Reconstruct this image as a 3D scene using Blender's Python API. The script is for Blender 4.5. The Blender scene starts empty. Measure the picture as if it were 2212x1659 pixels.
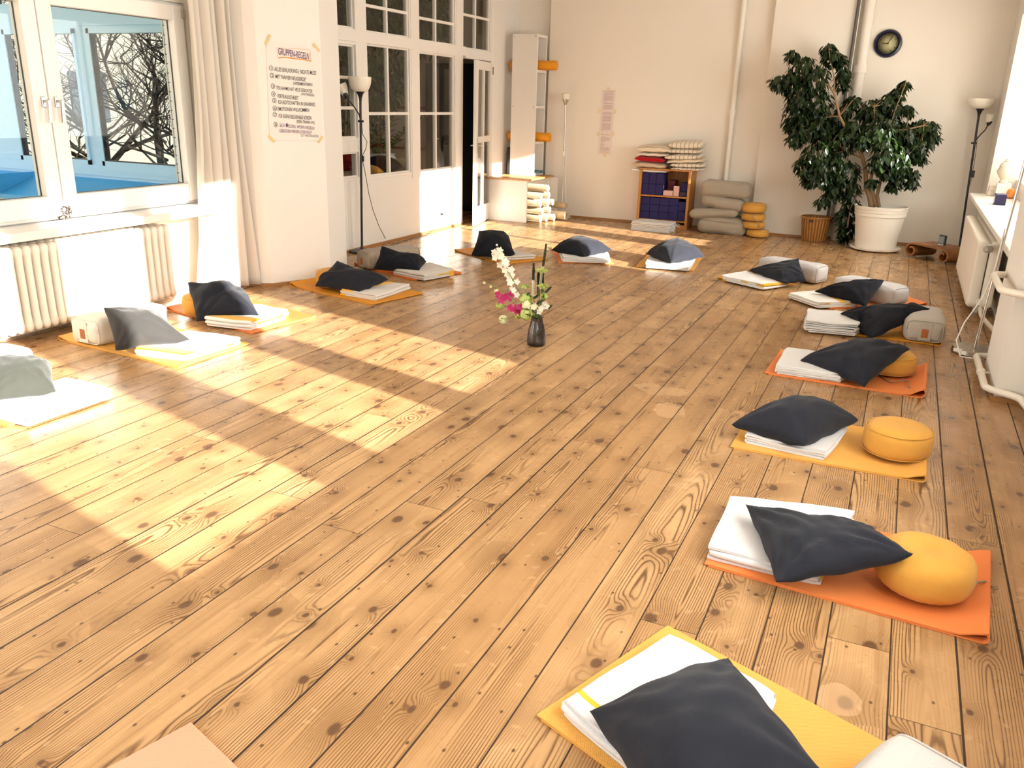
import bpy, math, random
from mathutils import Vector, Matrix, noise

S = bpy.context.scene
R = math.radians
PI = math.pi

# ------------------------------------------------------------------ camera
F_PX, PITCH, ROLL, YAW, EYE = 1795.35, 0.326647, 0.026248, 0.424372, 1.6
_cy, _sy = math.cos(YAW), math.sin(YAW)
_fw = Vector((-_sy, _cy, 0)); _rt = Vector((_cy, _sy, 0)); _up = Vector((0, 0, 1))
FWD = _fw * math.cos(PITCH) - _up * math.sin(PITCH)
_u2 = _up * math.cos(PITCH) + _fw * math.sin(PITCH)
RGT = _rt * math.cos(ROLL) + _u2 * math.sin(ROLL)
UPV = _u2 * math.cos(ROLL) - _rt * math.sin(ROLL)
cd = bpy.data.cameras.new('camera')
cam = bpy.data.objects.new('camera', cd)
S.collection.objects.link(cam)
cam.matrix_world = Matrix(((RGT.x, UPV.x, -FWD.x, 0), (RGT.y, UPV.y, -FWD.y, 0), (RGT.z, UPV.z, -FWD.z, EYE), (0, 0, 0, 1)))
cd.sensor_width = 36
cd.lens = 36 * F_PX / 2212
cd.clip_start = 0.05
S.camera = cam

# ------------------------------------------------------------------ light
S.view_settings.view_transform = 'Standard'
S.view_settings.look = 'None'
S.view_settings.gamma = 1
S.view_settings.exposure = 0.05
S.view_settings.use_curve_mapping = False
S.cycles.use_denoising = True
S.cycles.max_bounces = 8
S.cycles.diffuse_bounces = 4
S.cycles.use_adaptive_sampling = True
S.cycles.adaptive_threshold = 0.04
S.cycles.adaptive_min_samples = 12
S.cycles.glossy_bounces = 3
S.cycles.transmission_bounces = 6
S.cycles.transparent_max_bounces = 12
S.cycles.caustics_reflective = False
S.cycles.caustics_refractive = False
S.cycles.sample_clamp_indirect = 8

w = bpy.data.worlds.new('world'); S.world = w; w.use_nodes = True
bg = w.node_tree.nodes['Background']
bg.inputs[0].default_value = (0.62, 0.80, 1.0, 1)
bg.inputs[1].default_value = 1.5

sl = bpy.data.lights.new('sun', 'SUN'); sun = bpy.data.objects.new('sun', sl); S.collection.objects.link(sun)
sl.energy = 30; sl.color = (1.0, 0.92, 0.86); sl.angle = R(0.7)
SUN_DIR = Vector((-1, 0.258, -0.285))
sun.rotation_euler = SUN_DIR.to_track_quat('-Z', 'Y').to_euler()
sun.location = (9, -2, 5)

def daylight(name, loc, face, sy, sz, energy, col):
    l = bpy.data.lights.new(name, 'AREA'); o = bpy.data.objects.new(name, l); S.collection.objects.link(o)
    l.shape = 'RECTANGLE'; l.size = sy; l.size_y = sz; l.energy = energy; l.color = col
    o.location = loc
    o.rotation_euler = (R(90), 0, R(90) if face < 0 else R(-90))
    return o
# daylight entering through the window openings
daylight('daylight', (1.32, 2.4, 1.9), 1, 3.4, 2.0, 320, (1.0, 0.95, 0.88)).rotation_euler = (R(90), 0, R(90))
daylight('daylight', (1.32, 8.6, 1.9), 1, 3.6, 2.0, 235, (1.0, 0.94, 0.86)).rotation_euler = (R(90), 0, R(90))
daylight('daylight', (1.32, -1.6, 1.9), 1, 2.2, 2.0, 120, (1.0, 0.95, 0.88)).rotation_euler = (R(90), 0, R(90))
daylight('daylight', (-5.72, 0.3, 1.6), -1, 3.2, 1.6, 270, (0.84, 0.92, 1.0)).rotation_euler = (R(90), 0, R(-90))

# ------------------------------------------------------------------ helpers
def ray(px, py):
    return RGT * (px - 1106) - UPV * (py - 829.5) + FWD * F_PX
EYEV = Vector((0, 0, EYE))
def P(px, py, z=0.0):           # where a sight line meets height z
    d = ray(px, py); return EYEV + d * ((z - EYE) / d.z)
def PY(px, py, y):              # where a sight line meets depth y
    d = ray(px, py); return EYEV + d * (y / d.y)
def PX(px, py, x):
    d = ray(px, py); return EYEV + d * (x / d.x)

def tag(o, label=None, cat=None, group=None, kind=None):
    if label: o['label'] = label
    if cat: o['category'] = cat
    if group: o['group'] = group
    if kind: o['kind'] = kind
    return o

def thing(name, label, cat, loc=(0, 0, 0), group=None, kind=None):
    o = bpy.data.objects.new(name, None); S.collection.objects.link(o)
    o.location = loc; o.empty_display_size = 0.1
    return tag(o, label, cat, group, kind)

def origin_of(o):
    v = Vector((0, 0, 0))
    while o is not None:
        v += o.location; o = o.parent
    return v

class MB:
    def __init__(s): s.v = []; s.f = []; s.mi = []; s.uv = []; s.cur = 0; s.has_uv = False
    def add(s, vs, fs, uvs=None):
        b = len(s.v); s.v += [tuple(x) for x in vs]
        for k, f in enumerate(fs):
            s.f.append([b + i for i in f]); s.mi.append(s.cur)
            if uvs: s.uv.append([uvs[i] for i in f]); s.has_uv = True
            else: s.uv.append([(0, 0)] * len(f))
        return s
    def box(s, x0, x1, y0, y1, z0, z1):
        x0, x1 = min(x0, x1), max(x0, x1); y0, y1 = min(y0, y1), max(y0, y1); z0, z1 = min(z0, z1), max(z0, z1)
        return s.add([(x0, y0, z0), (x1, y0, z0), (x1, y1, z0), (x0, y1, z0), (x0, y0, z1), (x1, y0, z1), (x1, y1, z1), (x0, y1, z1)],
              [(0, 3, 2, 1), (4, 5, 6, 7), (0, 1, 5, 4), (1, 2, 6, 5), (2, 3, 7, 6), (3, 0, 4, 7)])
    def obox(s, c, ax, ay, az, hx, hy, hz):
        c = Vector(c); vs = []
        for sz in (-1, 1):
            for sx, sy in ((-1, -1), (1, -1), (1, 1), (-1, 1)):
                vs.append(c + Vector(ax) * hx * sx + Vector(ay) * hy * sy + Vector(az) * hz * sz)
        return s.add(vs, [(0, 3, 2, 1), (4, 5, 6, 7), (0, 1, 5, 4), (1, 2, 6, 5), (2, 3, 7, 6), (3, 0, 4, 7)])
    def prism(s, poly, z0, z1):
        n = len(poly)
        vs = [(x, y, z0) for x, y in poly] + [(x, y, z1) for x, y in poly]
        return s.add(vs, [tuple(range(n - 1, -1, -1)), tuple(range(n, 2 * n))] + [(i, (i + 1) % n, n + (i + 1) % n, n + i) for i in range(n)])
    def tube(s, pts, r, seg=8, closed=False):
        pts = [Vector(p) for p in pts]; n = len(pts); vs = []
        rr = r if isinstance(r, (list, tuple)) else [r] * n
        up = None
        for i, p in enumerate(pts):
            t = (pts[min(i + 1, n - 1)] - pts[max(i - 1, 0)])
            t = t.normalized() if t.length > 1e-9 else Vector((0, 0, 1))
            if up is None:
                up = Vector((0, 0, 1)) if abs(t.z) < 0.9 else Vector((1, 0, 0))
            a = t.cross(up)
            if a.length < 1e-6: a = t.orthogonal()
            a.normalize(); b = a.cross(t).normalized(); up = b
            for k in range(seg):
                an = 2 * PI * k / seg
                vs.append(p + a * math.cos(an) * rr[i] + b * math.sin(an) * rr[i])
        fs = []
        for i in range(n - 1):
            for k in range(seg):
                k2 = (k + 1) % seg
                fs.append((i * seg + k, i * seg + k2, (i + 1) * seg + k2, (i + 1) * seg + k))
        fs.append(tuple(range(seg - 1, -1, -1))); fs.append(tuple(range((n - 1) * seg, n * seg)))
        return s.add(vs, fs)
    def lathe(s, prof, c=(0, 0, 0), seg=32, axis=None, rad=None, cap=True):
        c = Vector(c)
        if axis is None: ax, ay, az = Vector((1, 0, 0)), Vector((0, 1, 0)), Vector((0, 0, 1))
        else:
            az = Vector(axis).normalized(); ax = az.orthogonal().normalized(); ay = az.cross(ax)
        vs = []
        for (r, z) in prof:
            for k in range(seg):
                an = 2 * PI * k / seg
                q = r * (rad(an, z) if rad else 1)
                vs.append(c + ax * math.cos(an) * q + ay * math.sin(an) * q + az * z)
        n = len(prof); fs = []
        for i in range(n - 1):
            for k in range(seg):
                k2 = (k + 1) % seg
                fs.append((i * seg + k, i * seg + k2, (i + 1) * seg + k2, (i + 1) * seg + k))
        if cap and prof[0][0] > 1e-6: fs.append(tuple(range(seg - 1, -1, -1)))
        if cap and prof[-1][0] > 1e-6: fs.append(tuple(range((n - 1) * seg, n * seg)))
        return s.add(vs, fs)
    def build(s, name, mat, parent=None, smooth=False, bevel=0, seg=2, auto=None, origin=None):
        me = bpy.data.meshes.new(name)
        if origin is None and parent is None:
            xs = [v[0] for v in s.v]; ys = [v[1] for v in s.v]; zs = [v[2] for v in s.v]
            origin = Vector(((min(xs) + max(xs)) / 2, (min(ys) + max(ys)) / 2, min(zs)))
        elif parent is not None:
            origin = origin_of(parent)
        o_ = Vector(origin)
        me.from_pydata([(v[0] - o_.x, v[1] - o_.y, v[2] - o_.z) for v in s.v], [], s.f)
        for m in (mat if isinstance(mat, (list, tuple)) else [mat]): me.materials.append(m)
        me.polygons.foreach_set('material_index', s.mi)
        if s.has_uv:
            uvl = me.uv_layers.new(name='uv')
            flat = [c for fu in s.uv for p in fu for c in p]
            uvl.data.foreach_set('uv', flat)
        if smooth: me.polygons.foreach_set('use_smooth', [True] * len(me.polygons))
        me.update()
        o = bpy.data.objects.new(name, me); S.collection.objects.link(o)
        if parent is not None: o.parent = parent
        else: o.location = o_
        if smooth and auto is not None:
            me.set_sharp_from_angle(angle=R(auto))
        if bevel:
            b = o.modifiers.new('bevel', 'BEVEL'); b.width = bevel; b.segments = seg; b.limit_method = 'ANGLE'; b.angle_limit = R(40)
        return o

def copy_tree(o, loc=None, rotz=None, parent=None):
    c = o.copy(); S.collection.objects.link(c)
    if parent is not None: c.parent = parent
    if loc is not None: c.location = loc
    if rotz is not None: c.rotation_euler.z = rotz
    for ch in list(o.children): copy_tree(ch, parent=c)
    return c

def struct(name, mb, mat, label=None, cat=None, **k):
    o = mb.build(name, mat, **k)
    return tag(o, label, cat, kind='structure')

# ------------------------------------------------------------------ materials
MATS = {}
class NT:
    def __init__(s, name):
        s.m = bpy.data.materials.new(name); s.m.use_nodes = True; s.t = s.m.node_tree; s.n = s.t.nodes; s.l = s.t.links
        s.b = s.n['Principled BSDF']; s.out = s.n['Material Output']
    def new(s, typ, **k):
        n = s.n.new(typ)
        for a, b in k.items(): setattr(n, a, b)
        return n
    def set(s, sock, v):
        if isinstance(v, bpy.types.NodeSocket): s.l.new(v, sock)
        else: sock.default_value = v
    def m_(s, op, a, b=0.0, c=0.0):
        n = s.new('ShaderNodeMath', operation=op)
        s.set(n.inputs[0], a); s.set(n.inputs[1], b); s.set(n.inputs[2], c)
        return n.outputs[0]
    def mix(s, f, a, b, blend='MIX'):
        n = s.new('ShaderNodeMix', data_type='RGBA', blend_type=blend)
        s.set(n.inputs[0], f); s.set(n.inputs[6], a); s.set(n.inputs[7], b)
        return n.outputs[2]
    def xyz(s, x, y, z=0.0):
        n = s.new('ShaderNodeCombineXYZ')
        for i, v in enumerate((x, y, z)): s.set(n.inputs[i], v)
        return n.outputs[0]
    def noise(s, vec, scale, detail=2.0, rough=0.5, dist=0.0):
        n = s.new('ShaderNodeTexNoise')
        if vec is not None: s.l.new(vec, n.inputs['Vector'])
        n.inputs['Scale'].default_value = scale; n.inputs['Detail'].default_value = detail
        n.inputs['Roughness'].default_value = rough; n.inputs['Distortion'].default_value = dist
        return n.outputs[0]
    def smooth(s, v, a, b):
        n = s.new('ShaderNodeMapRange', interpolation_type='SMOOTHSTEP')
        s.set(n.inputs[0], v); s.set(n.inputs[1], a); s.set(n.inputs[2], b)
        return n.outputs[0]
    def sep(s, v):
        n = s.new('ShaderNodeSeparateXYZ'); s.l.new(v, n.inputs[0]); return n.outputs
    def bump(s, h, strength, dist=0.01):
        n = s.new('ShaderNodeBump'); n.inputs['Strength'].default_value = strength; n.inputs['Distance'].default_value = dist
        s.set(n.inputs['Height'], h); s.l.new(n.outputs[0], s.b.inputs['Normal'])
    def coord(s, which='Object'):
        return s.new('ShaderNodeTexCoord').outputs[which]

def c4(c): return (c[0], c[1], c[2], 1)

def plain(name, col, rough=0.6, metal=0.0, spec=0.5, var=0.0, vscale=3.0, bump=0.0, bscale=60.0):
    if name in MATS: return MATS[name]
    t = NT(name); b = t.b
    b.inputs['Base Color'].default_value = c4(col); b.inputs['Roughness'].default_value = rough
    b.inputs['Metallic'].default_value = metal; b.inputs['Specular IOR Level'].default_value = spec
    if var:
        n = t.noise(t.coord(), vscale, 3)
        f = t.m_('MULTIPLY_ADD', n, 2 * var, 1 - var)
        c = t.mix(1.0, c4(col), t.xyz(f, f, f), 'MULTIPLY')
        t.l.new(c, b.inputs['Base Color'])
    if bump:
        t.bump(t.noise(t.coord(), bscale, 3), bump, 0.004)
    MATS[name] = t.m
    return t.m

def fabric(name, col, weave=900.0, rough=0.92, sheen=0.15, var=0.08, wr=0.35):
    if name in MATS: return MATS[name]
    t = NT(name); b = t.b; co = t.coord()
    n1 = t.noise(co, 7.0, 4, 0.6); n2 = t.noise(co, weave, 1)
    f = t.m_('MULTIPLY_ADD', n1, 2 * var, 1 - var)
    f = t.m_('MULTIPLY', f, t.m_('MULTIPLY_ADD', n2, 0.3, 0.85))
    t.l.new(t.mix(1.0, c4(col), t.xyz(f, f, f), 'MULTIPLY'), b.inputs['Base Color'])
    b.inputs['Roughness'].default_value = rough; b.inputs['Specular IOR Level'].default_value = 0.2
    b.inputs['Sheen Weight'].default_value = sheen; b.inputs['Sheen Roughness'].default_value = 0.5
    h = t.m_('ADD', t.m_('MULTIPLY', n2, 0.25), t.noise(co, 16.0, 4, 0.55, 0.8))
    t.bump(h, wr, 0.012)
    MATS[name] = t.m
    return t.m

def rubber(name, col):
    if name in MATS: return MATS[name]
    t = NT(name); b = t.b; u = t.sep(t.coord('UV'))
    gx = t.m_('SINE', t.m_('MULTIPLY', u[0], 900.0)); gy = t.m_('SINE', t.m_('MULTIPLY', u[1], 900.0))
    g = t.m_('MULTIPLY', gx, gy)
    n = t.noise(t.coord(), 5.0, 3)
    f = t.m_('ADD', t.m_('MULTIPLY_ADD', n, 0.12, 0.94), t.m_('MULTIPLY', g, 0.05))
    t.l.new(t.mix(1.0, c4(col), t.xyz(f, f, f), 'MULTIPLY'), b.inputs['Base Color'])
    b.inputs['Roughness'].default_value = 0.62; b.inputs['Specular IOR Level'].default_value = 0.25
    t.bump(g, 0.25, 0.002)
    MATS[name] = t.m
    return t.m

def blanket_mat(name, col, band, bands):
    """woven wool; bands = list of (from, to) in metres along the cloth"""
    if name in MATS: return MATS[name]
    t = NT(name); b = t.b; u = t.sep(t.coord('UV')); co = t.coord()
    f = t.m_('MULTIPLY_ADD', t.noise(co, 400.0, 2), 0.35, 0.82)
    base = t.mix(1.0, c4(col), t.xyz(f, f, f), 'MULTIPLY')
    msk = None
    for a, z in bands:
        q = t.m_('MULTIPLY', t.m_('GREATER_THAN', u[0], a), t.m_('LESS_THAN', u[0], z))
        msk = q if msk is None else t.m_('MAXIMUM', msk, q)
    if msk is not None: base = t.mix(msk, base, c4(band))
    t.l.new(base, b.inputs['Base Color'])
    b.inputs['Roughness'].default_value = 0.95; b.inputs['Specular IOR Level'].default_value = 0.15
    b.inputs['Sheen Weight'].default_value = 0.2
    t.bump(t.m_('ADD', t.noise(co, 300.0, 2), t.noise(co, 25.0, 3)), 0.35, 0.006)
    MATS[name] = t.m
    return t.m

def wood(name, light, dark, scale=(30.0, 2.0, 30.0), rough=0.45):
    if name in MATS: return MATS[name]
    t = NT(name); b = t.b
    mp = t.new('ShaderNodeMapping'); t.l.new(t.coord(), mp.inputs[0]); mp.inputs['Scale'].default_value = scale
    n = t.noise(mp.outputs[0], 1.0, 4, 0.6, 1.5)
    t.l.new(t.mix(t.smooth(n, 0.35, 0.65), c4(light), c4(dark)), b.inputs['Base Color'])
    b.inputs['Roughness'].default_value = rough
    MATS[name] = t.m
    return t.m

def glass_pane(name, tint=(1, 1, 1), refl=0.04, rough=0.0):
    if name in MATS: return MATS[name]
    t = NT(name); t.n.remove(t.b)
    tr = t.new('ShaderNodeBsdfTransparent'); tr.inputs[0].default_value = c4(tint)
    gl = t.new('ShaderNodeBsdfGlossy'); gl.inputs['Roughness'].default_value = rough
    ge = t.new('ShaderNodeNewGeometry'); dt = t.new('ShaderNodeVectorMath', operation='DOT_PRODUCT')
    t.l.new(ge.outputs['Incoming'], dt.inputs[0]); t.l.new(ge.outputs['Normal'], dt.inputs[1])
    f = t.m_('MULTIPLY_ADD', t.m_('POWER', t.m_('SUBTRACT', 1.0, t.m_('ABSOLUTE', dt.outputs['Value'])), 5.0), 1.0 - refl, refl)
    mx = t.new('ShaderNodeMixShader'); t.set(mx.inputs[0], f)
    t.l.new(tr.outputs[0], mx.inputs[1]); t.l.new(gl.outputs[0], mx.inputs[2]); t.l.new(mx.outputs[0], t.out.inputs[0])
    MATS[name] = t.m
    return t.m

def floor_material():
    t = NT('pine_planks'); b = t.b
    PW, X0, PL = 0.1883, 0.003, 3.3
    p = t.sep(t.coord()); X, Y = p[0], p[1]
    u = t.m_('DIVIDE', t.m_('SUBTRACT', X, X0), PW)
    i = t.m_('FLOOR', u); fu = t.m_('SUBTRACT', u, i)
    wn1 = t.new('ShaderNodeTexWhiteNoise', noise_dimensions='1D'); t.set(wn1.inputs['W'], i)
    v = t.m_('ADD', t.m_('DIVIDE', Y, PL), t.m_('MULTIPLY', wn1.outputs[0], 9.0))
    j = t.m_('FLOOR', v); fv = t.m_('SUBTRACT', v, j)
    wn = t.new('ShaderNodeTexWhiteNoise', noise_dimensions='2D'); t.l.new(t.xyz(i, j), wn.inputs['Vector'])
    rc = wn.outputs[0]; cc = t.sep(wn.outputs[1])
    xl = t.m_('MULTIPLY', t.m_('SUBTRACT', fu, 0.5), PW)
    yo = t.m_('MULTIPLY_ADD', rc, 37.0, Y)
    # knots
    vo = t.new('ShaderNodeTexVoronoi', voronoi_dimensions='2D', feature='F1')
    vo.inputs['Scale'].default_value = 1.0
    nw = t.noise(t.xyz(t.m_('MULTIPLY', X, 9.0), t.m_('MULTIPLY', yo, 9.0)), 1.0, 2)
    t.l.new(t.xyz(t.m_('ADD', t.m_('MULTIPLY_ADD', rc, 31.0, t.m_('MULTIPLY', X, 5.2)), t.m_('MULTIPLY', nw, 0.10)),
                  t.m_('ADD', t.m_('MULTIPLY', yo, 3.6), t.m_('MULTIPLY', nw, 0.10))), vo.inputs['Vector'])
    kd = vo.outputs['Distance']; kc = t.sep(vo.outputs['Color'])
    ks = t.m_('MULTIPLY', t.m_('MULTIPLY_ADD', t.m_('POWER', kc[0], 2.5), 0.10, 0.045), t.m_('GREATER_THAN', kc[1], 0.10))
    km = t.m_('SUBTRACT', 1.0, t.smooth(kd, t.m_('MULTIPLY', ks, 0.55), t.m_('ADD', ks, 0.008)))
    q = t.m_('DIVIDE', kd, t.m_('MULTIPLY_ADD', ks, 2.2, 0.001))
    K = t.m_('POWER', 2.718, t.m_('MULTIPLY', t.m_('MULTIPLY', q, q), -1.0))
    halo = t.m_('POWER', 2.718, t.m_('MULTIPLY', t.m_('MULTIPLY', q, q), -0.35))
    # small pin knots
    vs = t.new('ShaderNodeTexVoronoi', voronoi_dimensions='2D', feature='F1'); vs.inputs['Scale'].default_value = 1.0
    t.l.new(t.xyz(t.m_('MULTIPLY_ADD', rc, 17.0, t.m_('MULTIPLY', X, 9.0)), t.m_('MULTIPLY', yo, 6.0)), vs.inputs['Vector'])
    sc = t.sep(vs.outputs['Color'])
    pm = t.m_('MULTIPLY', t.m_('SUBTRACT', 1.0, t.smooth(vs.outputs['Distance'], 0.02, 0.06)), t.m_('GREATER_THAN', sc[0], 0.50))
    # growth rings cut by the board
    cx = t.m_('MULTIPLY', t.m_('SUBTRACT', cc[0], 0.5), 0.20)
    dx = t.m_('SUBTRACT', xl, cx)
    nlow = t.noise(t.xyz(t.m_('MULTIPLY', X, 3.0), t.m_('MULTIPLY', yo, 0.9), rc), 1.0, 1)
    nfine = t.noise(t.xyz(t.m_('MULTIPLY', X, 26.0), t.m_('MULTIPLY', yo, 2.4)), 1.0, 2, 0.6)
    dep = t.m_('ADD', t.m_('MULTIPLY_ADD', t.m_('SUBTRACT', cc[2], 0.5), t.m_('MULTIPLY', fv, 0.16), t.m_('MULTIPLY_ADD', cc[1], 0.05, 0.004)), t.m_('MULTIPLY', t.m_('SUBTRACT', nlow, 0.5), 0.11))
    rr = t.m_('SQRT', t.m_('ADD', t.m_('MULTIPLY', dx, dx), t.m_('MULTIPLY', dep, dep)))
    rr = t.m_('ADD', rr, t.m_('ADD', t.m_('MULTIPLY', K, 0.03), t.m_('MULTIPLY', nfine, 0.011)))
    sn = t.m_('MULTIPLY_ADD', t.m_('SINE', t.m_('MULTIPLY', rr, 2 * PI / 0.0088)), 0.5, 0.5)
    ring = t.m_('POWER', sn, 3.5)
    amp = t.smooth(t.noise(t.xyz(t.m_('MULTIPLY', X, 7.0), t.m_('MULTIPLY', yo, 1.1), 3.0), 1.0, 0), 0.34, 0.64)
    ringa = t.m_('MULTIPLY', ring, t.m_('MULTIPLY_ADD', amp, 0.80, 0.12))
    # tone
    tone = t.mix(cc[2], (0.47, 0.270, 0.120, 1), (0.58, 0.355, 0.170, 1))
    tone = t.mix(t.m_('MULTIPLY', cc[0], 0.32), tone, (0.355, 0.182, 0.069, 1))
    streak = t.smooth(t.noise(t.xyz(t.m_('MULTIPLY', X, 30.0), t.m_('MULTIPLY', yo, 0.9)), 1.0, 2, 0.6), 0.42, 0.74)
    col = t.mix(t.m_('MULTIPLY', streak, 0.38), tone, (0.25, 0.118, 0.041, 1))
    nb = t.noise(t.xyz(X, Y), 2.1, 4, 0.62)
    blot = t.smooth(nb, 0.45, 0.72)
    col = t.mix(t.m_('MULTIPLY', blot, 0.22), col, (0.26, 0.140, 0.058, 1))
    col = t.mix(ringa, col, (0.105, 0.045, 0.016, 1))
    pit = t.smooth(t.noise(t.xyz(t.m_('MULTIPLY', X, 42.0), t.m_('MULTIPLY', yo, 1.7), 5.0), 1.0, 1), 0.70, 0.76)
    col = t.mix(t.m_('MULTIPLY', pit, 0.75), col, (0.085, 0.034, 0.012, 1))
    col = t.mix(t.m_('MULTIPLY', halo, 0.48), col, (0.19, 0.090, 0.032, 1))
    kring = t.m_('MULTIPLY_ADD', t.m_('SINE', t.m_('MULTIPLY', kd, 240.0)), 0.25, 0.75)
    col = t.mix(t.m_('MULTIPLY', km, 0.92), col, t.mix(kring, (0.045, 0.022, 0.012, 1), (0.13, 0.062, 0.030, 1)))
    col = t.mix(t.m_('MULTIPLY', pm, 0.85), col, (0.06, 0.028, 0.014, 1))
    # worn pale marks: small drips and a few large bare patches
    wv = t.new('ShaderNodeTexVoronoi', voronoi_dimensions='2D', feature='F1'); wv.inputs['Scale'].default_value = 11.0
    wq = t.noise(t.xyz(X, Y), 8.5, 2)
    t.l.new(t.xyz(t.m_('MULTIPLY_ADD', wq, 0.10, X), t.m_('MULTIPLY_ADD', wq, 0.10, Y)), wv.inputs['Vector'])
    wc = t.sep(wv.outputs['Color'])
    drip = t.m_('MULTIPLY', t.m_('SUBTRACT', 1.0, t.smooth(wv.outputs['Distance'], 0.07, 0.15)), t.m_('GREATER_THAN', wc[0], 0.70))
    bare = t.smooth(nb, 0.335, 0.305)
    def spot(x, y, rx, ry):
        a = t.m_('DIVIDE', t.m_('SUBTRACT', X, x), rx); c = t.m_('DIVIDE', t.m_('SUBTRACT', Y, y), ry)
        d = t.m_('ADD', t.m_('MULTIPLY', a, a), t.m_('MULTIPLY', c, c))
        d = t.m_('ADD', d, t.m_('MULTIPLY', t.m_('SUBTRACT', wq, 0.5), 3.4))
        return t.m_('SUBTRACT', 1.0, t.smooth(d, 0.8, 0.95))
    for (x, y, rx, ry) in ((-1.13, 4.62, 0.14, 0.12), (-0.98, 4.32, 0.10, 0.12), (-0.20, 2.08, 0.16, 0.05), (0.06, 2.19, 0.07, 0.08)):
        bare = t.m_('MAXIMUM', bare, spot(x, y, rx, ry))
    col = t.mix(t.m_('MULTIPLY', drip, 0.24), col, (0.66, 0.42, 0.22, 1))
    col = t.mix(t.m_('MULTIPLY', bare, 0.33), col, (0.70, 0.46, 0.26, 1))
    # joints
    eg = t.m_('MULTIPLY', t.m_('MINIMUM', fu, t.m_('SUBTRACT', 1.0, fu)), PW)
    ee = t.m_('MULTIPLY', t.m_('MINIMUM', fv, t.m_('SUBTRACT', 1.0, fv)), PL)
    gwid = t.m_('MULTIPLY_ADD', t.m_('POWER', wn1.outputs[0], 3.0), 0.0030, 0.0018)
    gap = t.m_('MAXIMUM', t.m_('SUBTRACT', 1.0, t.smooth(eg, gwid, t.m_('ADD', gwid, 0.0012))), t.m_('SUBTRACT', 1.0, t.smooth(ee, 0.0006, 0.002)))
    col = t.mix(t.m_('MULTIPLY', gap, 0.95), col, (0.026, 0.012, 0.006, 1))
    t.l.new(col, b.inputs['Base Color'])
    rg = t.m_('MULTIPLY_ADD', wq, 0.14, 0.21)
    rg = t.m_('ADD', rg, t.m_('MULTIPLY', t.m_('MAXIMUM', gap, t.m_('MULTIPLY', bare, 0.4)), 0.4))
    t.l.new(rg, b.inputs['Roughness'])
    b.inputs['Specular IOR Level'].default_value = 0.30
    hgt = t.noise(t.xyz(t.m_('MULTIPLY', X, 5.5), t.m_('MULTIPLY', Y, 1.6)), 1.0, 1)
    t.bump(hgt, 0.35, 0.0045)
    return t.m

M_FLOOR = floor_material()
M_WALL = plain('white_plaster', (0.82, 0.775, 0.71), 0.9, spec=0.2, var=0.03, vscale=1.2, bump=0.0, bscale=70)
M_WALLF = plain('cream_plaster', (0.86, 0.79, 0.69), 0.9, spec=0.2, var=0.03, vscale=1.0, bump=0.2, bscale=50)
M_PAINT = plain('white_gloss_paint', (0.83, 0.785, 0.72), 0.38, spec=0.5, var=0.02, vscale=4)
M_PVC = plain('white_window_plastic', (0.88, 0.85, 0.80), 0.3)
M_RAD = plain('radiator_enamel', (0.86, 0.80, 0.70), 0.35, var=0.03, vscale=8)
M_BLACK = plain('black_lacquer', (0.012, 0.012, 0.016), 0.4)
M_STEEL = plain('brushed_steel', (0.55, 0.53, 0.48), 0.28, metal=1.0)
M_CHROME = plain('chrome', (0.8, 0.78, 0.75), 0.12, metal=1.0)
M_OPAL = plain('opal_glass', (0.86, 0.80, 0.68), 0.35, spec=0.5)
M_WOODB = wood('pine_furniture', (0.55, 0.24, 0.05), (0.40, 0.15, 0.03), (20, 20, 2.0))
M_WOODT = wood('pine_top', (0.62, 0.34, 0.12), (0.45, 0.21, 0.06), (25, 3, 25))
M_WOODD = wood('walnut', (0.36, 0.15, 0.04), (0.22, 0.08, 0.02), (6, 6, 30))
M_GLASS = glass_pane('window_glass', (0.97, 0.985, 0.98), 0.018)
M_PGLASS = glass_pane('old_pane', (0.93, 0.93, 0.90), 0.025)
M_TERRA = plain('baseboard_wood', (0.36, 0.17, 0.06), 0.5, var=0.1, vscale=6)

# ------------------------------------------------------------------ the room
XL, XR, YF, YB, ZC = -5.35, 0.87, 11.77, -2.6, 3.3
mb = MB().box(-9.2, 1.3, YB, 12.2, -0.12, 0.0)
struct('floor', mb, M_FLOOR, 'wide pine floorboards with knots and worn patches', 'floor', origin=(0, 0, 0))
struct('ceiling', MB().box(-9.2, 1.6, YB - .2, 12.4, ZC, ZC + .25), M_WALL, 'white ceiling above the whole room', 'ceiling')

# left wall with its window opening
mb = MB()
mb.box(-5.62, XL, YB, -1.3, 0, ZC); mb.box(-5.62, XL, -1.3, 1.9, 0, .74); mb.box(-5.62, XL, -1.3, 1.9, 2.3, ZC)
mb.box(-5.62, XL, 1.9, 2.72, 0, ZC); mb.box(-5.62, XL, 2.72, 5.40, 0, .72); mb.box(-5.62, XL, 2.72, 5.40, 2.27, ZC); mb.box(-5.62, XL, 5.40, 6.1, 0, ZC)
struct('wall_left', mb, M_WALL, 'white wall around the left window', 'wall')
# slanted pier carrying the hand-written poster
PIER = [(-5.40, 5.60), (-5.03, 5.68), (-4.945, 5.725), (-4.70, 6.25), (-4.78, 6.62), (-5.40, 6.80)]
struct('wall_pier', MB().prism(PIER, 0, ZC), M_WALL, 'slanted white pier with the hand-written poster', 'wall', bevel=.006)
PA, PB = Vector((-4.945, 5.725, 0)), Vector((-4.70, 6.25, 0))
PU = (PB - PA).normalized(); PN = Vector((PU.y, -PU.x, 0))
def on_pier(px, py, off=0.0):
    d = ray(px, py); t = (PA - EYEV).dot(PN) / d.dot(PN)
    return EYEV + d * t + PN * off

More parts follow.
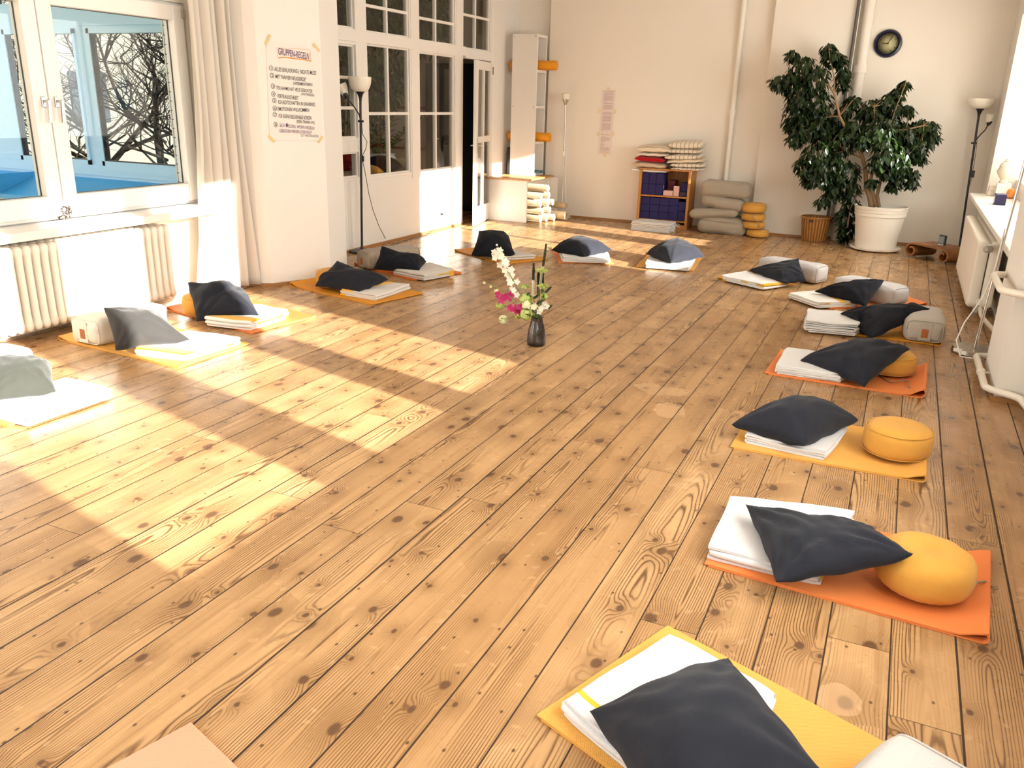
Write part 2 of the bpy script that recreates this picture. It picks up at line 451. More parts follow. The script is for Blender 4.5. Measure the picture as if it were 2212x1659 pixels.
# white glazed brick reveal outside the left window
t = NT('glazed_brick'); co = t.sep(t.coord())
zz = t.m_('FRACT', t.m_('DIVIDE', co[2], 0.072)); xx = t.m_('FRACT', t.m_('DIVIDE', co[0], 0.22))
jt = t.m_('MAXIMUM', t.m_('LESS_THAN', zz, 0.11), t.m_('LESS_THAN', xx, 0.03))
t.l.new(t.mix(jt, (0.80, 0.82, 0.80, 1), (0.06, 0.07, 0.07, 1)), t.b.inputs['Base Color']); t.b.inputs['Roughness'].default_value = 0.4
M_BRICK = t.m
struct('trim_1', MB().box(-5.605, -5.44, 5.395, 5.55, .6, 2.5), M_BRICK, 'white glazed brick reveal outside the left window', 'wall trim', origin=(-5.6, 5.4, .6))

def rect_frame(mb, x0, x1, y0, y1, z0, z1, w, wb=None):
    wb = wb or w
    mb.box(x0, x1, y0, y0 + w, z0, z1); mb.box(x0, x1, y1 - w, y1, z0, z1)
    mb.box(x0, x1, y0 + w, y1 - w, z0, z0 + wb); mb.box(x0, x1, y0 + w, y1 - w, z1 - w, z1)
    return mb

def left_window(n, y0, y1, ym, label):
    t = thing('window_%d' % n, label, 'window', (-5.4, (y0 + y1) / 2, .74), kind='structure')
    rect_frame(MB(), -5.46, -5.37, y0, y1, .74, 2.27, .05).build('frame', M_PVC, t, bevel=.006)
    for a, b, side in ((y0 + .04, ym, 1), (ym, y1 - .03, -1)):
        s = rect_frame(MB(), -5.44, -5.335, a + .004, b - .004, .765, 2.25, .112, .14).build('sash', M_PVC, t, bevel=.008)
        rect_frame(MB(), -5.405, -5.395, a + .112, b - .112, .90, 2.143, .008).build('gasket', M_BLACK, s)
        MB().box(-5.402, -5.398, a + .11, b - .11, .90, 2.145).build('pane', M_GLASS, s)
        hy = b - .05 if side > 0 else a + .05
        h = MB(); h.box(-5.335, -5.322, hy - .014, hy + .014, 1.49, 1.56); h.tube([(-5.325, hy, 1.53), (-5.29, hy, 1.53)], .009)
        h.obox((-5.285, hy + .004, 1.465), (1, 0, 0), (0, 1, -.08), (0, .08, 1), .008, .011, .075)
        h.build('handle', M_STEEL, s, bevel=.003)
    h = MB(); h.box(-5.34, -5.315, y1 - .06, y1 - .03, .79, .83); h.box(-5.34, -5.315, y1 - .06, y1 - .03, 2.16, 2.22)
    h.build('hinge', M_STEEL, t)
    return t
left_window(1, 2.72, 5.40, 4.082, 'white two-sash window on the left looking onto the wing')
left_window(2, -1.3, 1.9, .3, 'white window further along the left wall')
mb = MB().box(-5.36, -5.06, 2.60, 5.41, .675, .735)
struct('trim_2', mb, M_PVC, 'white window sill above the left radiator', 'window sill', bevel=.008)

# ------------------------------------------------------------------ glazed partition
XP = -5.40
mb = MB()
def pb(y0, y1, z0, z1, d=0.0): mb.box(XP - .09, XP + d, y0, y1, z0, z1)
pb(6.4, 7.76, 0, .765); pb(7.76, 10.04, 0, .775)
pb(6.4, 7.87, 1.075, 1.175)
pb(7.76, 7.965, 0.7, ZC, .012); pb(8.86, 9.045, 0.7, ZC, .012); pb(9.945, 10.135, 0, ZC, .012); pb(10.945, 11.03, 0, ZC, .012)
pb(6.4, 10.2, 2.155, 2.262, .016); pb(10.2, 11.03, 2.125, 2.225, .016); pb(6.4, 11.03, 3.02, ZC, .016)
mb.box(XP - .02, XP + .005, 7.53, 7.536, .01, .74); mb.box(XP - .02, XP + .004, 6.4, 7.87, .60, .606)
struct('wall_partition', mb, M_PAINT, 'white painted wooden partition with glazed bays', 'wall')
WN = [3]
def glazed(y0, y1, z0, z1, ybars, zbars, label):
    n = WN[0]; WN[0] += 1
    t = thing('window_%d' % n, label, 'window', (XP - .04, (y0 + y1) / 2, z0), kind='structure')
    f = MB(); rect_frame(f, XP - .07, XP + .004, y0, y1, z0, z1, .034)
    rect_frame(f, XP - .06, XP - .018, y0 + .03, y1 - .03, z0 + .03, z1 - .03, .022)
    f.build('frame', M_PAINT, t, bevel=.004)
    m = MB()
    for y in ybars: m.box(XP - .055, XP - .012, y - .016, y + .016, z0 + .03, z1 - .03)
    for z in zbars: m.box(XP - .054, XP - .013, y0 + .03, y1 - .03, z - .016, z + .016)
    if ybars or zbars: m.build('glazing_bars', M_PAINT, t, bevel=.003)
    MB().box(XP - .040, XP - .036, y0 + .03, y1 - .03, z0 + .03, z1 - .03).build('pane', M_PGLASS, t)
glazed(6.76, 7.80, 1.165, 2.155, [7.29], [1.502, 1.801], 'partition window nearest the pier, three rows of panes')
glazed(6.76, 7.80, .755, 1.085, [7.235], [], 'low partition window beside the pier')
glazed(6.76, 7.80, 2.245, 3.03, [7.29], [2.62], 'partition fanlight nearest the pier')
glazed(7.925, 8.875, .745, 2.185, [8.40], [1.445], 'partition window behind the black floor lamp')
glazed(7.925, 8.875, 2.235, 3.03, [8.40], [2.528], 'partition fanlight above the lamp')
glazed(9.015, 9.965, .735, 2.17, [9.473], [1.445], 'partition window next to the open door')
glazed(9.015, 9.965, 2.225, 3.03, [9.473], [2.505], 'partition fanlight next to the door')
glazed(10.115, 10.965, 2.21, 3.03, [10.52], [2.645], 'partition fanlight above the open door')
# door leaf standing ajar
hy, hx = 10.93, -5.375
ex, ey = -5.165, 10.045
dv = Vector((ex - hx, ey - hy, 0)); DL = dv.length; dv.normalize(); dn = Vector((-dv.y, dv.x, 0))
if dn.x < 0: dn = -dn
t = thing('door_1', 'white glazed door standing ajar at the end of the partition', 'door', (hx, hy, 0), kind='structure')
def dbox(m, a, b, z0, z1, th=.022, off=0):
    c = Vector((hx, hy, 0)) + dv * ((a + b) / 2) + dn * off
    return m.obox((c.x, c.y, (z0 + z1) / 2), dv, dn, (0, 0, 1), (b - a) / 2, th, (z1 - z0) / 2)
m = MB()
dbox(m, 0, .10, .01, 2.10); dbox(m, DL - .10, DL, .01, 2.10); dbox(m, .1, DL - .1, .01, .24); dbox(m, .1, DL - .1, 1.99, 2.10); dbox(m, .1, DL - .1, 1.08, 1.16)
dbox(m, DL / 2 - .02, DL / 2 + .02, .2, 2.0, .018); 
m.build('leaf', M_PAINT, t, bevel=.005)
dbox(MB(), .09, DL - .09, .2, 2.0, .003).build('pane', M_PGLASS, t)
m = MB(); c = Vector((hx, hy, 1.05)) + dv * (DL - .055)
m.tube([c + dn * .02, c + dn * .06, c + dn * .06 - dv * .1], .009); m.tube([c - dn * .02, c - dn * .06, c - dn * .06 - dv * .1], .009)
m.obox(c, dv, dn, (0, 0, 1), .02, .028, .10)
m.build('handle', M_STEEL, t, smooth=True, auto=40)
m = MB()
for z in (1.95, .3): m.tube([(hx + .02, hy + .01, z), (hx + .02, hy + .01, z + .1)], .01)
m.build('hinge', M_BLACK, t)

# wall behind the shelf, far wall with its column, right wall
struct('wall_corner', MB().box(-5.55, -5.40, 11.0, 12.1, 0, ZC), M_WALL, 'short white wall between door and shelf tower', 'wall')
mb = MB().box(-4.87, 1.3, YF, YF + .3, 0, ZC).box(-5.6, -4.87, 11.86, 12.1, 0, ZC)
struct('wall_far', mb, M_WALLF, 'cream far wall with the clock and paper sheets', 'wall')
struct('wall_column', MB().box(-1.80, -.80, 11.66, YF + .01, 0, ZC), M_WALLF, 'shallow chimney breast on the far wall', 'wall', bevel=.01)
mb = MB()
mb.box(XR, 1.22, YB, 5.42, 0, .72); mb.box(XR, 1.22, 6.13, 12, 0, .72)          # under the sills
mb.box(XR, 1.22, YB, 5.42, 2.70, ZC); mb.box(XR, 1.22, 6.13, 12, 2.62, ZC)       # lintels
mb.box(.68, 1.22, 5.42, 6.13, 0, ZC)                                              # pier
mb.box(XR, 1.22, 11.02, 12, .72, 2.62); mb.box(XR, 1.22, -.55, .85, .72, 2.70); mb.box(XR, 1.22, YB, -2.5, .72, 2.70); mb.box(XR, 1.22, 4.15, 5.42, .72, 2.70)
mb.box(XR, 1.22, 6.13, 7.25, .72, 2.62)
struct('wall_right', mb, M_WALL, 'white window wall with pier on the right', 'wall')
struct('wall_back', MB().box(-5.62, 1.3, YB - .2, YB, 0, ZC), M_WALL, 'white wall behind the camera', 'wall')

WX = 1.14
tb = NT('added_glow_blind'); tb.n.remove(tb.b); tl_ = tb.new('ShaderNodeBsdfTranslucent'); tl_.inputs[0].default_value = (0.50, 0.46, 0.40, 1); df_ = tb.new('ShaderNodeBsdfDiffuse'); df_.inputs[0].default_value = (0.8, 0.76, 0.7, 1)  # translucent blind added so this part of the window glows white in the sun
mx_ = tb.new('ShaderNodeMixShader'); mx_.inputs[0].default_value = .4; tb.l.new(tl_.outputs[0], mx_.inputs[1]); tb.l.new(df_.outputs[0], mx_.inputs[2]); tb.l.new(mx_.outputs[0], tb.out.inputs[0]); M_ADDED_BLIND = tb.m
def right_window(n, y0, y1, z1, opens, label, zb=.921, strip=None, added_blind=None):
    t = thing('window_%d' % n, label, 'window', (WX + .03, (y0 + y1) / 2, .74), kind='structure')
    m = MB(); m.box(WX, WX + .06, y0, y1, .735, zb); m.box(WX, WX + .06, y0, y1, z1, z1 + .2); mf = m
    if added_blind: bl = MB()
    ys = [y0] + [v for o in sorted(opens) for v in o] + [y1]
    for k in range(0, len(ys), 2):
        a_, b_ = ys[k], ys[k + 1]
        if added_blind and a_ <= added_blind and b_ > added_blind: m.box(WX, WX + .06, a_, a_ + .05, zb, z1); a_ += .05; m = bl
        if strip and a_ < strip[0] and b_ > strip[1]:
            m.box(WX, WX + .06, strip[0], strip[1], zb, strip[2]); m.box(WX, WX + .06, strip[0], strip[1], strip[3], z1); m.box(WX, WX + .06, a_, strip[0], zb, z1); a_ = strip[1]
        if b_ > a_: m.box(WX, WX + .06, a_, b_, zb, z1)
        m = mf
    m.build('frame', M_PVC, t)
    if added_blind:
        bl.v = [((WX + .03 if x < WX + .03 else WX + .034), y, z) for x, y, z in bl.v]
        o = bl.build('added_blind', M_ADDED_BLIND, t)
        bm_ = o.data; keep = [p.index for p in bm_.polygons if abs(p.normal.x) > .9 and p.center.x + origin_of(t).x < WX + .032]
        vs_ = [tuple(Vector(v.co) + origin_of(t)) for v in bm_.vertices]; fs_ = [tuple(bm_.polygons[i].vertices) for i in keep]
        bpy.data.objects.remove(o); MB().add(vs_, fs_).build('added_blind', M_ADDED_BLIND, t)
    m = MB()
    for a, b in opens: m.box(WX + .03, WX + .034, a, b, zb, z1)
    if strip: m.box(WX + .03, WX + .034, *strip)
    m.build('pane', M_GLASS, t)
n0 = WN[0]
right_window(n0, .85, 4.15, 2.70, [(3.18, 3.865), (2.22, 2.87), (.985, 1.825)], 'tall window on the near right wall')
right_window(n0 + 1, 7.25, 11.02, 2.62, [(9.374, 9.84), (8.205, 8.955), (7.365, 8.125)], 'tall window on the far right wall', strip=(10.40, 10.68, 1.33, 1.84), added_blind=9.85)  # added blind brightens the far corner; its gap puts sun on the plant
right_window(n0 + 2, -2.5, -.55, 2.68, [(-2.4, -1.6), (-1.45, -.65)], 'tall window behind the camera')
m = MB().box(.70, WX, 6.13, 11.02, .705, .75)
struct('trim_3', m, M_PVC, 'white window sill above the far right radiator', 'window sill', bevel=.01)
m = MB().box(.72, WX, YB, 5.42, .705, .75)
struct('trim_4', m, M_PVC, 'white window sill on the near right wall', 'window sill', bevel=.01)
# thin wooden skirting
def skirt(name, pts, label, out=1):
    m = MB()
    for a, b in zip(pts[:-1], pts[1:]):
        a = Vector((a[0], a[1], 0)); b = Vector((b[0], b[1], 0)); d = (b - a).normalized(); nrm = Vector((d.y, -d.x, 0)) * out
        c = (a + b) / 2 + nrm * .009
        m.obox((c.x, c.y, .014), d, nrm, (0, 0, 1), (b - a).length / 2 + .008, .009, .014)
    struct(name, m, M_TERRA, label, 'baseboard')
skirt('baseboard_left', [(-5.35, 5.60), (-5.03, 5.68), (-4.945, 5.725), (-4.70, 6.25), (-4.78, 6.62)], 'thin wooden skirting around the slanted pier')
skirt('baseboard_partition', [(-5.40, 6.8), (-5.40, 10.13)], 'thin wooden skirting along the partition')
skirt('baseboard_far', [(-4.87, 11.77), (-1.80, 11.77), (-1.80, 11.66), (-.80, 11.66), (-.80, 11.77), (.86, 11.77)], 'thin wooden skirting along the far wall')
skirt('baseboard_right', [(.68, 6.13), (.68, 5.42), (.87, 5.42), (.87, 2.0)], 'wooden skirting around the right pier', 1)

# ------------------------------------------------------------------ outside the left window: the wing, coloured with blue sky light, and its room
M_SKYTINT = plain('cladding_sky_tinted', (0.50, 0.76, 0.95), 0.45)  # blue sky light put into the colour of cladding and frames
M_SHEET = plain('sheet_metal_sky_tinted', (0.05, 0.42, 0.80), 0.30, spec=0.6)  # blue of the reflected sky put into the metal's colour
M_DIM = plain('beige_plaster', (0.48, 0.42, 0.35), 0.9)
M_WGLASS = glass_pane('coated_glass', (0.50, 0.62, 0.66), 0.24)
m = MB()
FY0, FY1 = 6.08, 6.16
def fb(x0, x1, z0, z1, d=0): m.box(x0, x1, FY0 - d, FY1, z0, z1)
fb(-12, -5.45, -1, .80); fb(-12, -5.45, .80, .90, .02); fb(-12, -5.45, 2.165, 2.40, .0)
for a_, b_ in ((-7.45, -7.28), (-8.05, -7.95), (-12, -8.48), (-6.0, -5.45)):
    fb(a_, b_, .90, 2.165); fb(a_, b_, 2.40, 2.95)
fb(-12, -5.45, 2.95, ZC + .4)
fb(-7.44, -5.9, 2.19, 2.21, .012); fb(-7.44, -5.9, .84, .86, .03)
o = m.build('wall_wing', M_SKYTINT); tag(o, 'clad wing with blue sky light in its colour outside the left window', 'wall', kind='structure')
for k, (x0, x1, lab) in enumerate(((-7.28, -6.0, 'wide wing window with tree reflections and a white cushion inside'), (-7.95, -7.45, 'narrow wing window with white jars inside'), (-8.48, -8.05, 'wing window furthest left'))):
    t = thing('window_%d' % (n0 + 3 + k), lab, 'window', ((x0 + x1) / 2, 6.1, .9), kind='structure')
    f = MB()
    for (a, b, c, d) in ((x0, x1, .90, .945), (x0, x1, 2.12, 2.165), (x0, x0 + .035, .9, 2.165), (x1 - .035, x1, .9, 2.165)): f.box(a, b, 6.06, 6.12, c, d)
    f.build('frame', M_SKYTINT, t)
    g = MB()
    for (a, b, c, d) in ((x0 + .03, x1, .945, .953), (x0 + .035, x0 + .043, .945, 2.12)): g.box(a, b, 6.07, 6.10, c, d)
    g.build('gasket', M_BLACK, t)
    MB().box(x0 + .03, x1 - .03, 6.098, 6.102, .94, 2.125).build('pane', M_WGLASS, t)
    MB().box(x0, x1, 6.098, 6.102, 2.40, 2.95).build('upper_pane', M_WGLASS, t)
m = MB()
m.add([(-12, 5.62, .60), (-5.62, 5.62, .60), (-5.62, 6.08, .77), (-12, 6.08, .77), (-12, 5.62, .56), (-5.62, 5.62, .56), (-5.62, 6.08, .56), (-12, 6.08, .56)],
      [(0, 1, 2, 3), (4, 7, 6, 5), (0, 4, 5, 1), (1, 5, 6, 2), (2, 6, 7, 3), (3, 7, 4, 0)])
m.box(-8.30, -8.29, 5.6, 6.08, .58, .79)
tag(m.build('trim_5', M_SHEET), 'sheet metal ledge with reflected sky blue in its colour under the wing windows', 'ledge', kind='structure')
m = MB().box(-12, -5.62, 5.80, 5.95, -1, .565)
tag(m.build('wall_plinth', plain('white_tile', (0.7, 0.76, 0.76), .4)), 'white tiled wall below the metal ledge', 'wall', kind='structure')
tag(MB().box(-60, -5.62, -50, 6.0, -1.1, -1.0).build('ground', plain('winter_lawn', (0.20, 0.21, 0.10), .95, var=.3, vscale=.4)), 'pale winter lawn in the courtyard', 'ground', kind='structure')

# dim room behind the partition
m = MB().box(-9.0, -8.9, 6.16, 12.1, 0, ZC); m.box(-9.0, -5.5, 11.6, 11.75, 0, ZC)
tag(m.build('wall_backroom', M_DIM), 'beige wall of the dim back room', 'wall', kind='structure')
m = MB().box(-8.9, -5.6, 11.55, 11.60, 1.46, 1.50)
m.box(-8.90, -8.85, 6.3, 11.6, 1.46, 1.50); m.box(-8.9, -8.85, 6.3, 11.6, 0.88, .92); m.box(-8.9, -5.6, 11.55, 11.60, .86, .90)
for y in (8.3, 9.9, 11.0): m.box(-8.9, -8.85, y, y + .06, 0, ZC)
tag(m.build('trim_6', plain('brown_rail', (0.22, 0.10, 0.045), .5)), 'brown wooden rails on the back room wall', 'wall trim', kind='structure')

# ------------------------------------------------------------------ soft goods
def V2(p): return Vector((p[0], p[1], 0))
def in_quad(q, x, y, grow=0.0):
    s = None
    n = len(q)
    for i in range(n):
        ax, ay = q[i][0], q[i][1]; bx, by = q[(i + 1) % n][0], q[(i + 1) % n][1]
        cr = (bx - ax) * (y - ay) - (by - ay) * (x - ax)
        if abs(cr) < 1e-9: continue
        if s is None: s = cr > 0
        elif (cr > 0) != s: return False
    return True

def folded_mesh(quad, z0, layers, t, gap, mb, bulge=0.0, blen=0.16, nv=10, wob=0.0, rag=0.0, seed=0, nu=14, start_end=0):
    """a sheet folded back and forth; quad a,b,c,d on the floor: a->b is the folding direction"""
    a, b, c, d = [V2(p) for p in quad]
    L = ((b - a).length + (c - d).length) / 2; W = ((d - a).length + (c - b).length) / 2
    rnd = random.Random(seed)
    pts = []; s = 0.0
    pitch = t + gap
    def addp(u, z, lay):
        nonlocal s
        if pts:
            s += math.hypot(u - pts[-1][0], z - pts[-1][1])
        pts.append((u, z, lay, s))
    def lift(u, lay, end):
        if not bulge: return 0.0
        q = max(0.0, min(1.0, (u - (L - blen)) / blen))
        q = q * q * (3 - 2 * q)
        return bulge * q if lay >= 1 else 0.0
    ins = [rnd.uniform(0, rag * 1.2) for _ in range(layers + 1)]
    for lay in range(layers):
        z = z0 + t / 2 + lay * pitch
        fwd = (lay % 2 == 0) ^ bool(start_end)
        r = (pitch + (bulge if lay == 0 else 0)) / 2
        for k in range(nu + 1):
            f = k / nu
            u = (r + ins[lay] + (L - 2 * r - ins[lay]) * f) if fwd else (L - r - (L - 2 * r - ins[lay]) * f)
            addp(u, z + lift(u, lay, 1), lay)
        if lay < layers - 1:
            z1 = z + lift(L, lay, 1); z2 = z0 + t / 2 + (lay + 1) * pitch + lift(L, lay + 1, 1)
            rr = (z2 - z1) / 2; zc = (z1 + z2) / 2
            u0 = pts[-1][0]; sg = 1 if fwd else -1
            for k in range(1, 8):
                an = -PI / 2 + PI * k / 8
                addp(u0 + sg * math.cos(an) * rr, zc + math.sin(an) * rr, lay + .5)
    n = len(pts)
    nor = []
    for i in range(n):
        p0, p1 = pts[max(i - 1, 0)], pts[min(i + 1, n - 1)]
        du, dz = p1[0] - p0[0], p1[1] - p0[1]; q = math.hypot(du, dz) or 1
        nor.append((-dz / q, du / q))
    vs, uvs = [], []
    roff = [rnd.uniform(-rag, rag) for _ in range(layers * 2)]
    for j in range(nv + 1):
        v = j / nv
        for i in range(n):
            u, z, lay, ss = pts[i]
            k = int(lay)
            vv = v
            if rag:
                o0 = roff[k] + (roff[min(k + 1, layers)] - roff[k]) * (lay - k) if lay != k else roff[k]
                vv = v * (1 + (o0 - .5 * rag) / W * .9) - (o0 / W) * .5
            for sg in (1, -1):
                uu = u + nor[i][0] * t / 2 * sg; zz = z + nor[i][1] * t / 2 * sg
                uu = L / 2 + (uu - L / 2) * (1 - (.035 if wob else 0) * abs(2 * v - 1) ** 7)
                fu = uu / L
                q = (a * (1 - fu) + b * fu) * (1 - vv) + (d * (1 - fu) + c * fu) * vv
                if wob:
                    zz += wob * (lay + .6) / layers * (noise.noise(Vector((q.x * 7 + seed, q.y * 7, lay * .3))) + .25)
                    q = q + Vector((noise.noise(Vector((q.x * 5, q.y * 5, seed + lay))), noise.noise(Vector((q.x * 5, q.y * 5, seed + 9 + lay))), 0)) * wob * .9
                vs.append((q.x, q.y, max(zz, z0 + .0005))); uvs.append((ss, v * W))
    def ix(j, i, side): return (j * n + i) * 2 + side
    fs = []
    for j in range(nv):
        for i in range(n - 1):
            fs.append((ix(j, i, 0), ix(j, i + 1, 0), ix(j + 1, i + 1, 0), ix(j + 1, i, 0)))
            fs.append((ix(j, i, 1), ix(j + 1, i, 1), ix(j + 1, i + 1, 1), ix(j, i + 1, 1)))
        fs.append((ix(j, 0, 0), ix(j + 1, 0, 0), ix(j + 1, 0, 1), ix(j, 0, 1)))
        fs.append((ix(j, n - 1, 0), ix(j, n - 1, 1), ix(j + 1, n - 1, 1), ix(j + 1, n - 1, 0)))
    for i in range(n - 1):
        fs.append((ix(0, i, 0), ix(0, i, 1), ix(0, i + 1, 1), ix(0, i + 1, 0)))
        fs.append((ix(nv, i, 0), ix(nv, i + 1, 0), ix(nv, i + 1, 1), ix(nv, i, 1)))
    mb.add(vs, fs, uvs)
    return s

def yoga_mat(a, b, d, mat, label, bulge=0.03, t=0.0055, blen=.10):
    a, b, d = V2(a), V2(b), V2(d); c = b + d - a
    mb = MB(); folded_mesh((a, b, c, d), 0.0006, 2, t, 0.001, mb, bulge=bulge, blen=blen, nv=6, nu=24)
    o = mb.build('yoga_mat', mat, smooth=True, auto=50)
    tag(o, label, 'yoga mat', 'yoga mats laid in a circle')
    return (a, b, c, d)

def blanket(quad, mat, label, layers=4, t=0.0105, gap=0.001, z0=0.0135, wob=0.009, rag=0.012, seed=1, fringe=None, start_end=0):
    q = [V2(p) for p in quad]
    mb = MB(); folded_mesh(q, z0, layers, t, gap, mb, nv=14, wob=wob, rag=rag, seed=seed, nu=16, start_end=start_end)
    if fringe:
        th = thing('blanket', label, 'blanket', ((q[0] + q[2]) / 2) + Vector((0, 0, z0)), 'folded blankets on the mats')
        mb.build('cloth', mat, th, smooth=True, auto=50)
        f = MB(); rnd = random.Random(seed); p0, p1 = V2(fringe[0]), V2(fringe[1]); dr = V2(fringe[2])
        for k in range(26):
            p = p0.lerp(p1, k / 25); zt = z0 + t + rnd.random() * (layers - 1) * (t + gap)
            e = p + dr * rnd.uniform(.7, 1.2) + Vector((rnd.uniform(-.006, .006), rnd.uniform(-.006, .006), 0))
            f.tube([(p.x, p.y, zt), ((p.x + e.x) / 2, (p.y + e.y) / 2, zt - .003), (e.x, e.y, max(zt - .02, z0 + .003))], .0016, 5)
        f.build('fringe', mat, th)
    else:
        o = mb.build('blanket', mat, smooth=True, auto=50)
        tag(o, label, 'blanket', 'folded blankets on the mats')
    return q, z0 + layers * (t + gap)

def pillow_mesh(co, T, seed=0, zfun=None, pinch=0.045, mids=None, cen=None, n=36, wr=0.006, power=0.44, flat=0.35):
    c00, c10, c11, c01 = [Vector(p) for p in co]
    M = {(-1, -1): c00, (1, -1): c10, (1, 1): c11, (-1, 1): c01}
    mids = mids or {}
    M[(0, -1)] = (c00 + c10) / 2 + Vector(mids.get('b', (0, 0, 0))); M[(1, 0)] = (c10 + c11) / 2 + Vector(mids.get('r', (0, 0, 0)))
    M[(0, 1)] = (c01 + c11) / 2 + Vector(mids.get('t', (0, 0, 0))); M[(-1, 0)] = (c00 + c01) / 2 + Vector(mids.get('l', (0, 0, 0)))
    M[(0, 0)] = (M[(0, -1)] + M[(1, 0)] + M[(0, 1)] + M[(-1, 0)]) / 4 + Vector(cen or (0, 0, 0))
    Lf = {-1: lambda x: x * (x - 1) / 2, 0: lambda x: 1 - x * x, 1: lambda x: x * (x + 1) / 2}
    def B(u, v):
        s_ = Vector((0, 0, 0))
        for (i, j), p in M.items(): s_ += p * (Lf[i](u) * Lf[j](v))
        return s_
    vs = []; top, bot = {}, {}
    rnd = random.Random(seed); ph = [rnd.uniform(0, 6.28) for _ in range(8)]
    for j in range(n + 1):
        for i in range(n + 1):
            u0 = math.sin((i / n * 2 - 1) * PI / 2 * .86) / math.sin(PI / 2 * .86); v0 = math.sin((j / n * 2 - 1) * PI / 2 * .86) / math.sin(PI / 2 * .86)
            u = u0 * (1 - pinch * (1 - v0 * v0)); v = v0 * (1 - pinch * (1 - u0 * u0))
            p = B(u, v); e = .02
            nu_ = (B(u + e, v) - B(u - e, v)).cross(B(u, v + e) - B(u, v - e)).normalized()
            if nu_.z < 0: nu_ = -nu_
            h = T * max(0.0, (1 - u0 * u0) * (1 - v0 * v0)) ** power
            # creases that run in from corners and edges
            edge = 1 - max(abs(u0), abs(v0)) ** 3
            cr = 0.0
            for k, (cu, cv) in enumerate(((-1, -1), (1, -1), (1, 1), (-1, 1))):
                du, dv_ = u0 - cu, v0 - cv; r_ = math.hypot(du, dv_); an = math.atan2(dv_, du)
                cr += math.sin(an * 11 + ph[k]) * math.exp(-((r_ - .55) / .5) ** 2)
            cr += 1.3 * noise.noise(Vector((u0 * 2.2 + seed * 3.1, v0 * 2.2, seed))) + .9 * noise.noise(Vector((u0 * 5 + v0 * 2 + seed, v0 * 1.5 - u0 * 2, seed + 4)))
            w_ = wr * cr * (edge ** .5 if edge > 0 else 0)
            wav = .006 * math.sin(u0 * 9 + ph[4]) * (abs(v0) ** 6) + .006 * math.sin(v0 * 9 + ph[5]) * (abs(u0) ** 6)
            pt = p + nu_ * (h * (1 - flat) + w_ + wav); pb_ = p - nu_ * (h * flat - wav)
            if zfun:
                zs_ = zfun(pb_.x, pb_.y); up_ = max(0.0, zs_ - pb_.z)
                pb_.z += up_; pt.z = max(pt.z + up_ * .45, pb_.z + .35 * h + .003, zfun(pt.x, pt.y) + .004)
            top[i, j] = len(vs); vs.append(pt)
            if i in (0, n) or j in (0, n): bot[i, j] = top[i, j]
            else: bot[i, j] = len(vs); vs.append(pb_)
    fs = []
    for j in range(n):
        for i in range(n):
            fs.append((top[i, j], top[i + 1, j], top[i + 1, j + 1], top[i, j + 1]))
            q = (bot[i, j], bot[i, j + 1], bot[i + 1, j + 1], bot[i + 1, j])
            fs.append(q)
    # orient outward
    a, b_, c_ = vs[top[n // 2, n // 2]], vs[top[n // 2 + 1, n // 2]], vs[top[n // 2, n // 2 + 1]]
    if (b_ - a).cross(c_ - a).z < 0: fs = [tuple(reversed(f)) for f in fs]
    return vs, fs

def support_z(sup, x, y):
    z = 0.0
    for q in sup or ():
        if q[0] == 'z':
            d_ = math.hypot(x - q[1], y - q[2]) / q[3]
            if d_ < 1: z = max(z, .0135 + q[4] * (.5 + .5 * (1 - d_ ** 4) ** .6))
        else:
            ax = Vector((q[3], q[4], 0)).normalized(); r_ = Vector((x - q[1], y - q[2], 0)); u_ = abs(r_.dot(ax)) / (q[5] / 2); v_ = abs(r_.x * -ax.y + r_.y * ax.x) / (q[6] / 2)
            if u_ < 1 and v_ < 1: z = max(z, .0135 + q[7] * (.55 + .45 * ((1 - u_ ** 10) * (1 - v_ ** 5)) ** .5) + .008)
    return z
def pillow(co, mat, label, T=0.15, seed=0, group='dark pillows leaning on the mat sets', blq=None, blz=0.06, matz=0.0145, sup=None, **k):
    def zf(x, y):
        return max(support_z(sup, x, y), blz if (blq is not None and in_quad(blq, x, y)) else matz)
    vs, fs = pillow_mesh(co, T * 1.12, seed, zf, **k)
    o = MB().add(vs, fs).build('pillow', mat, smooth=True)
    return tag(o, label, 'pillow', group)

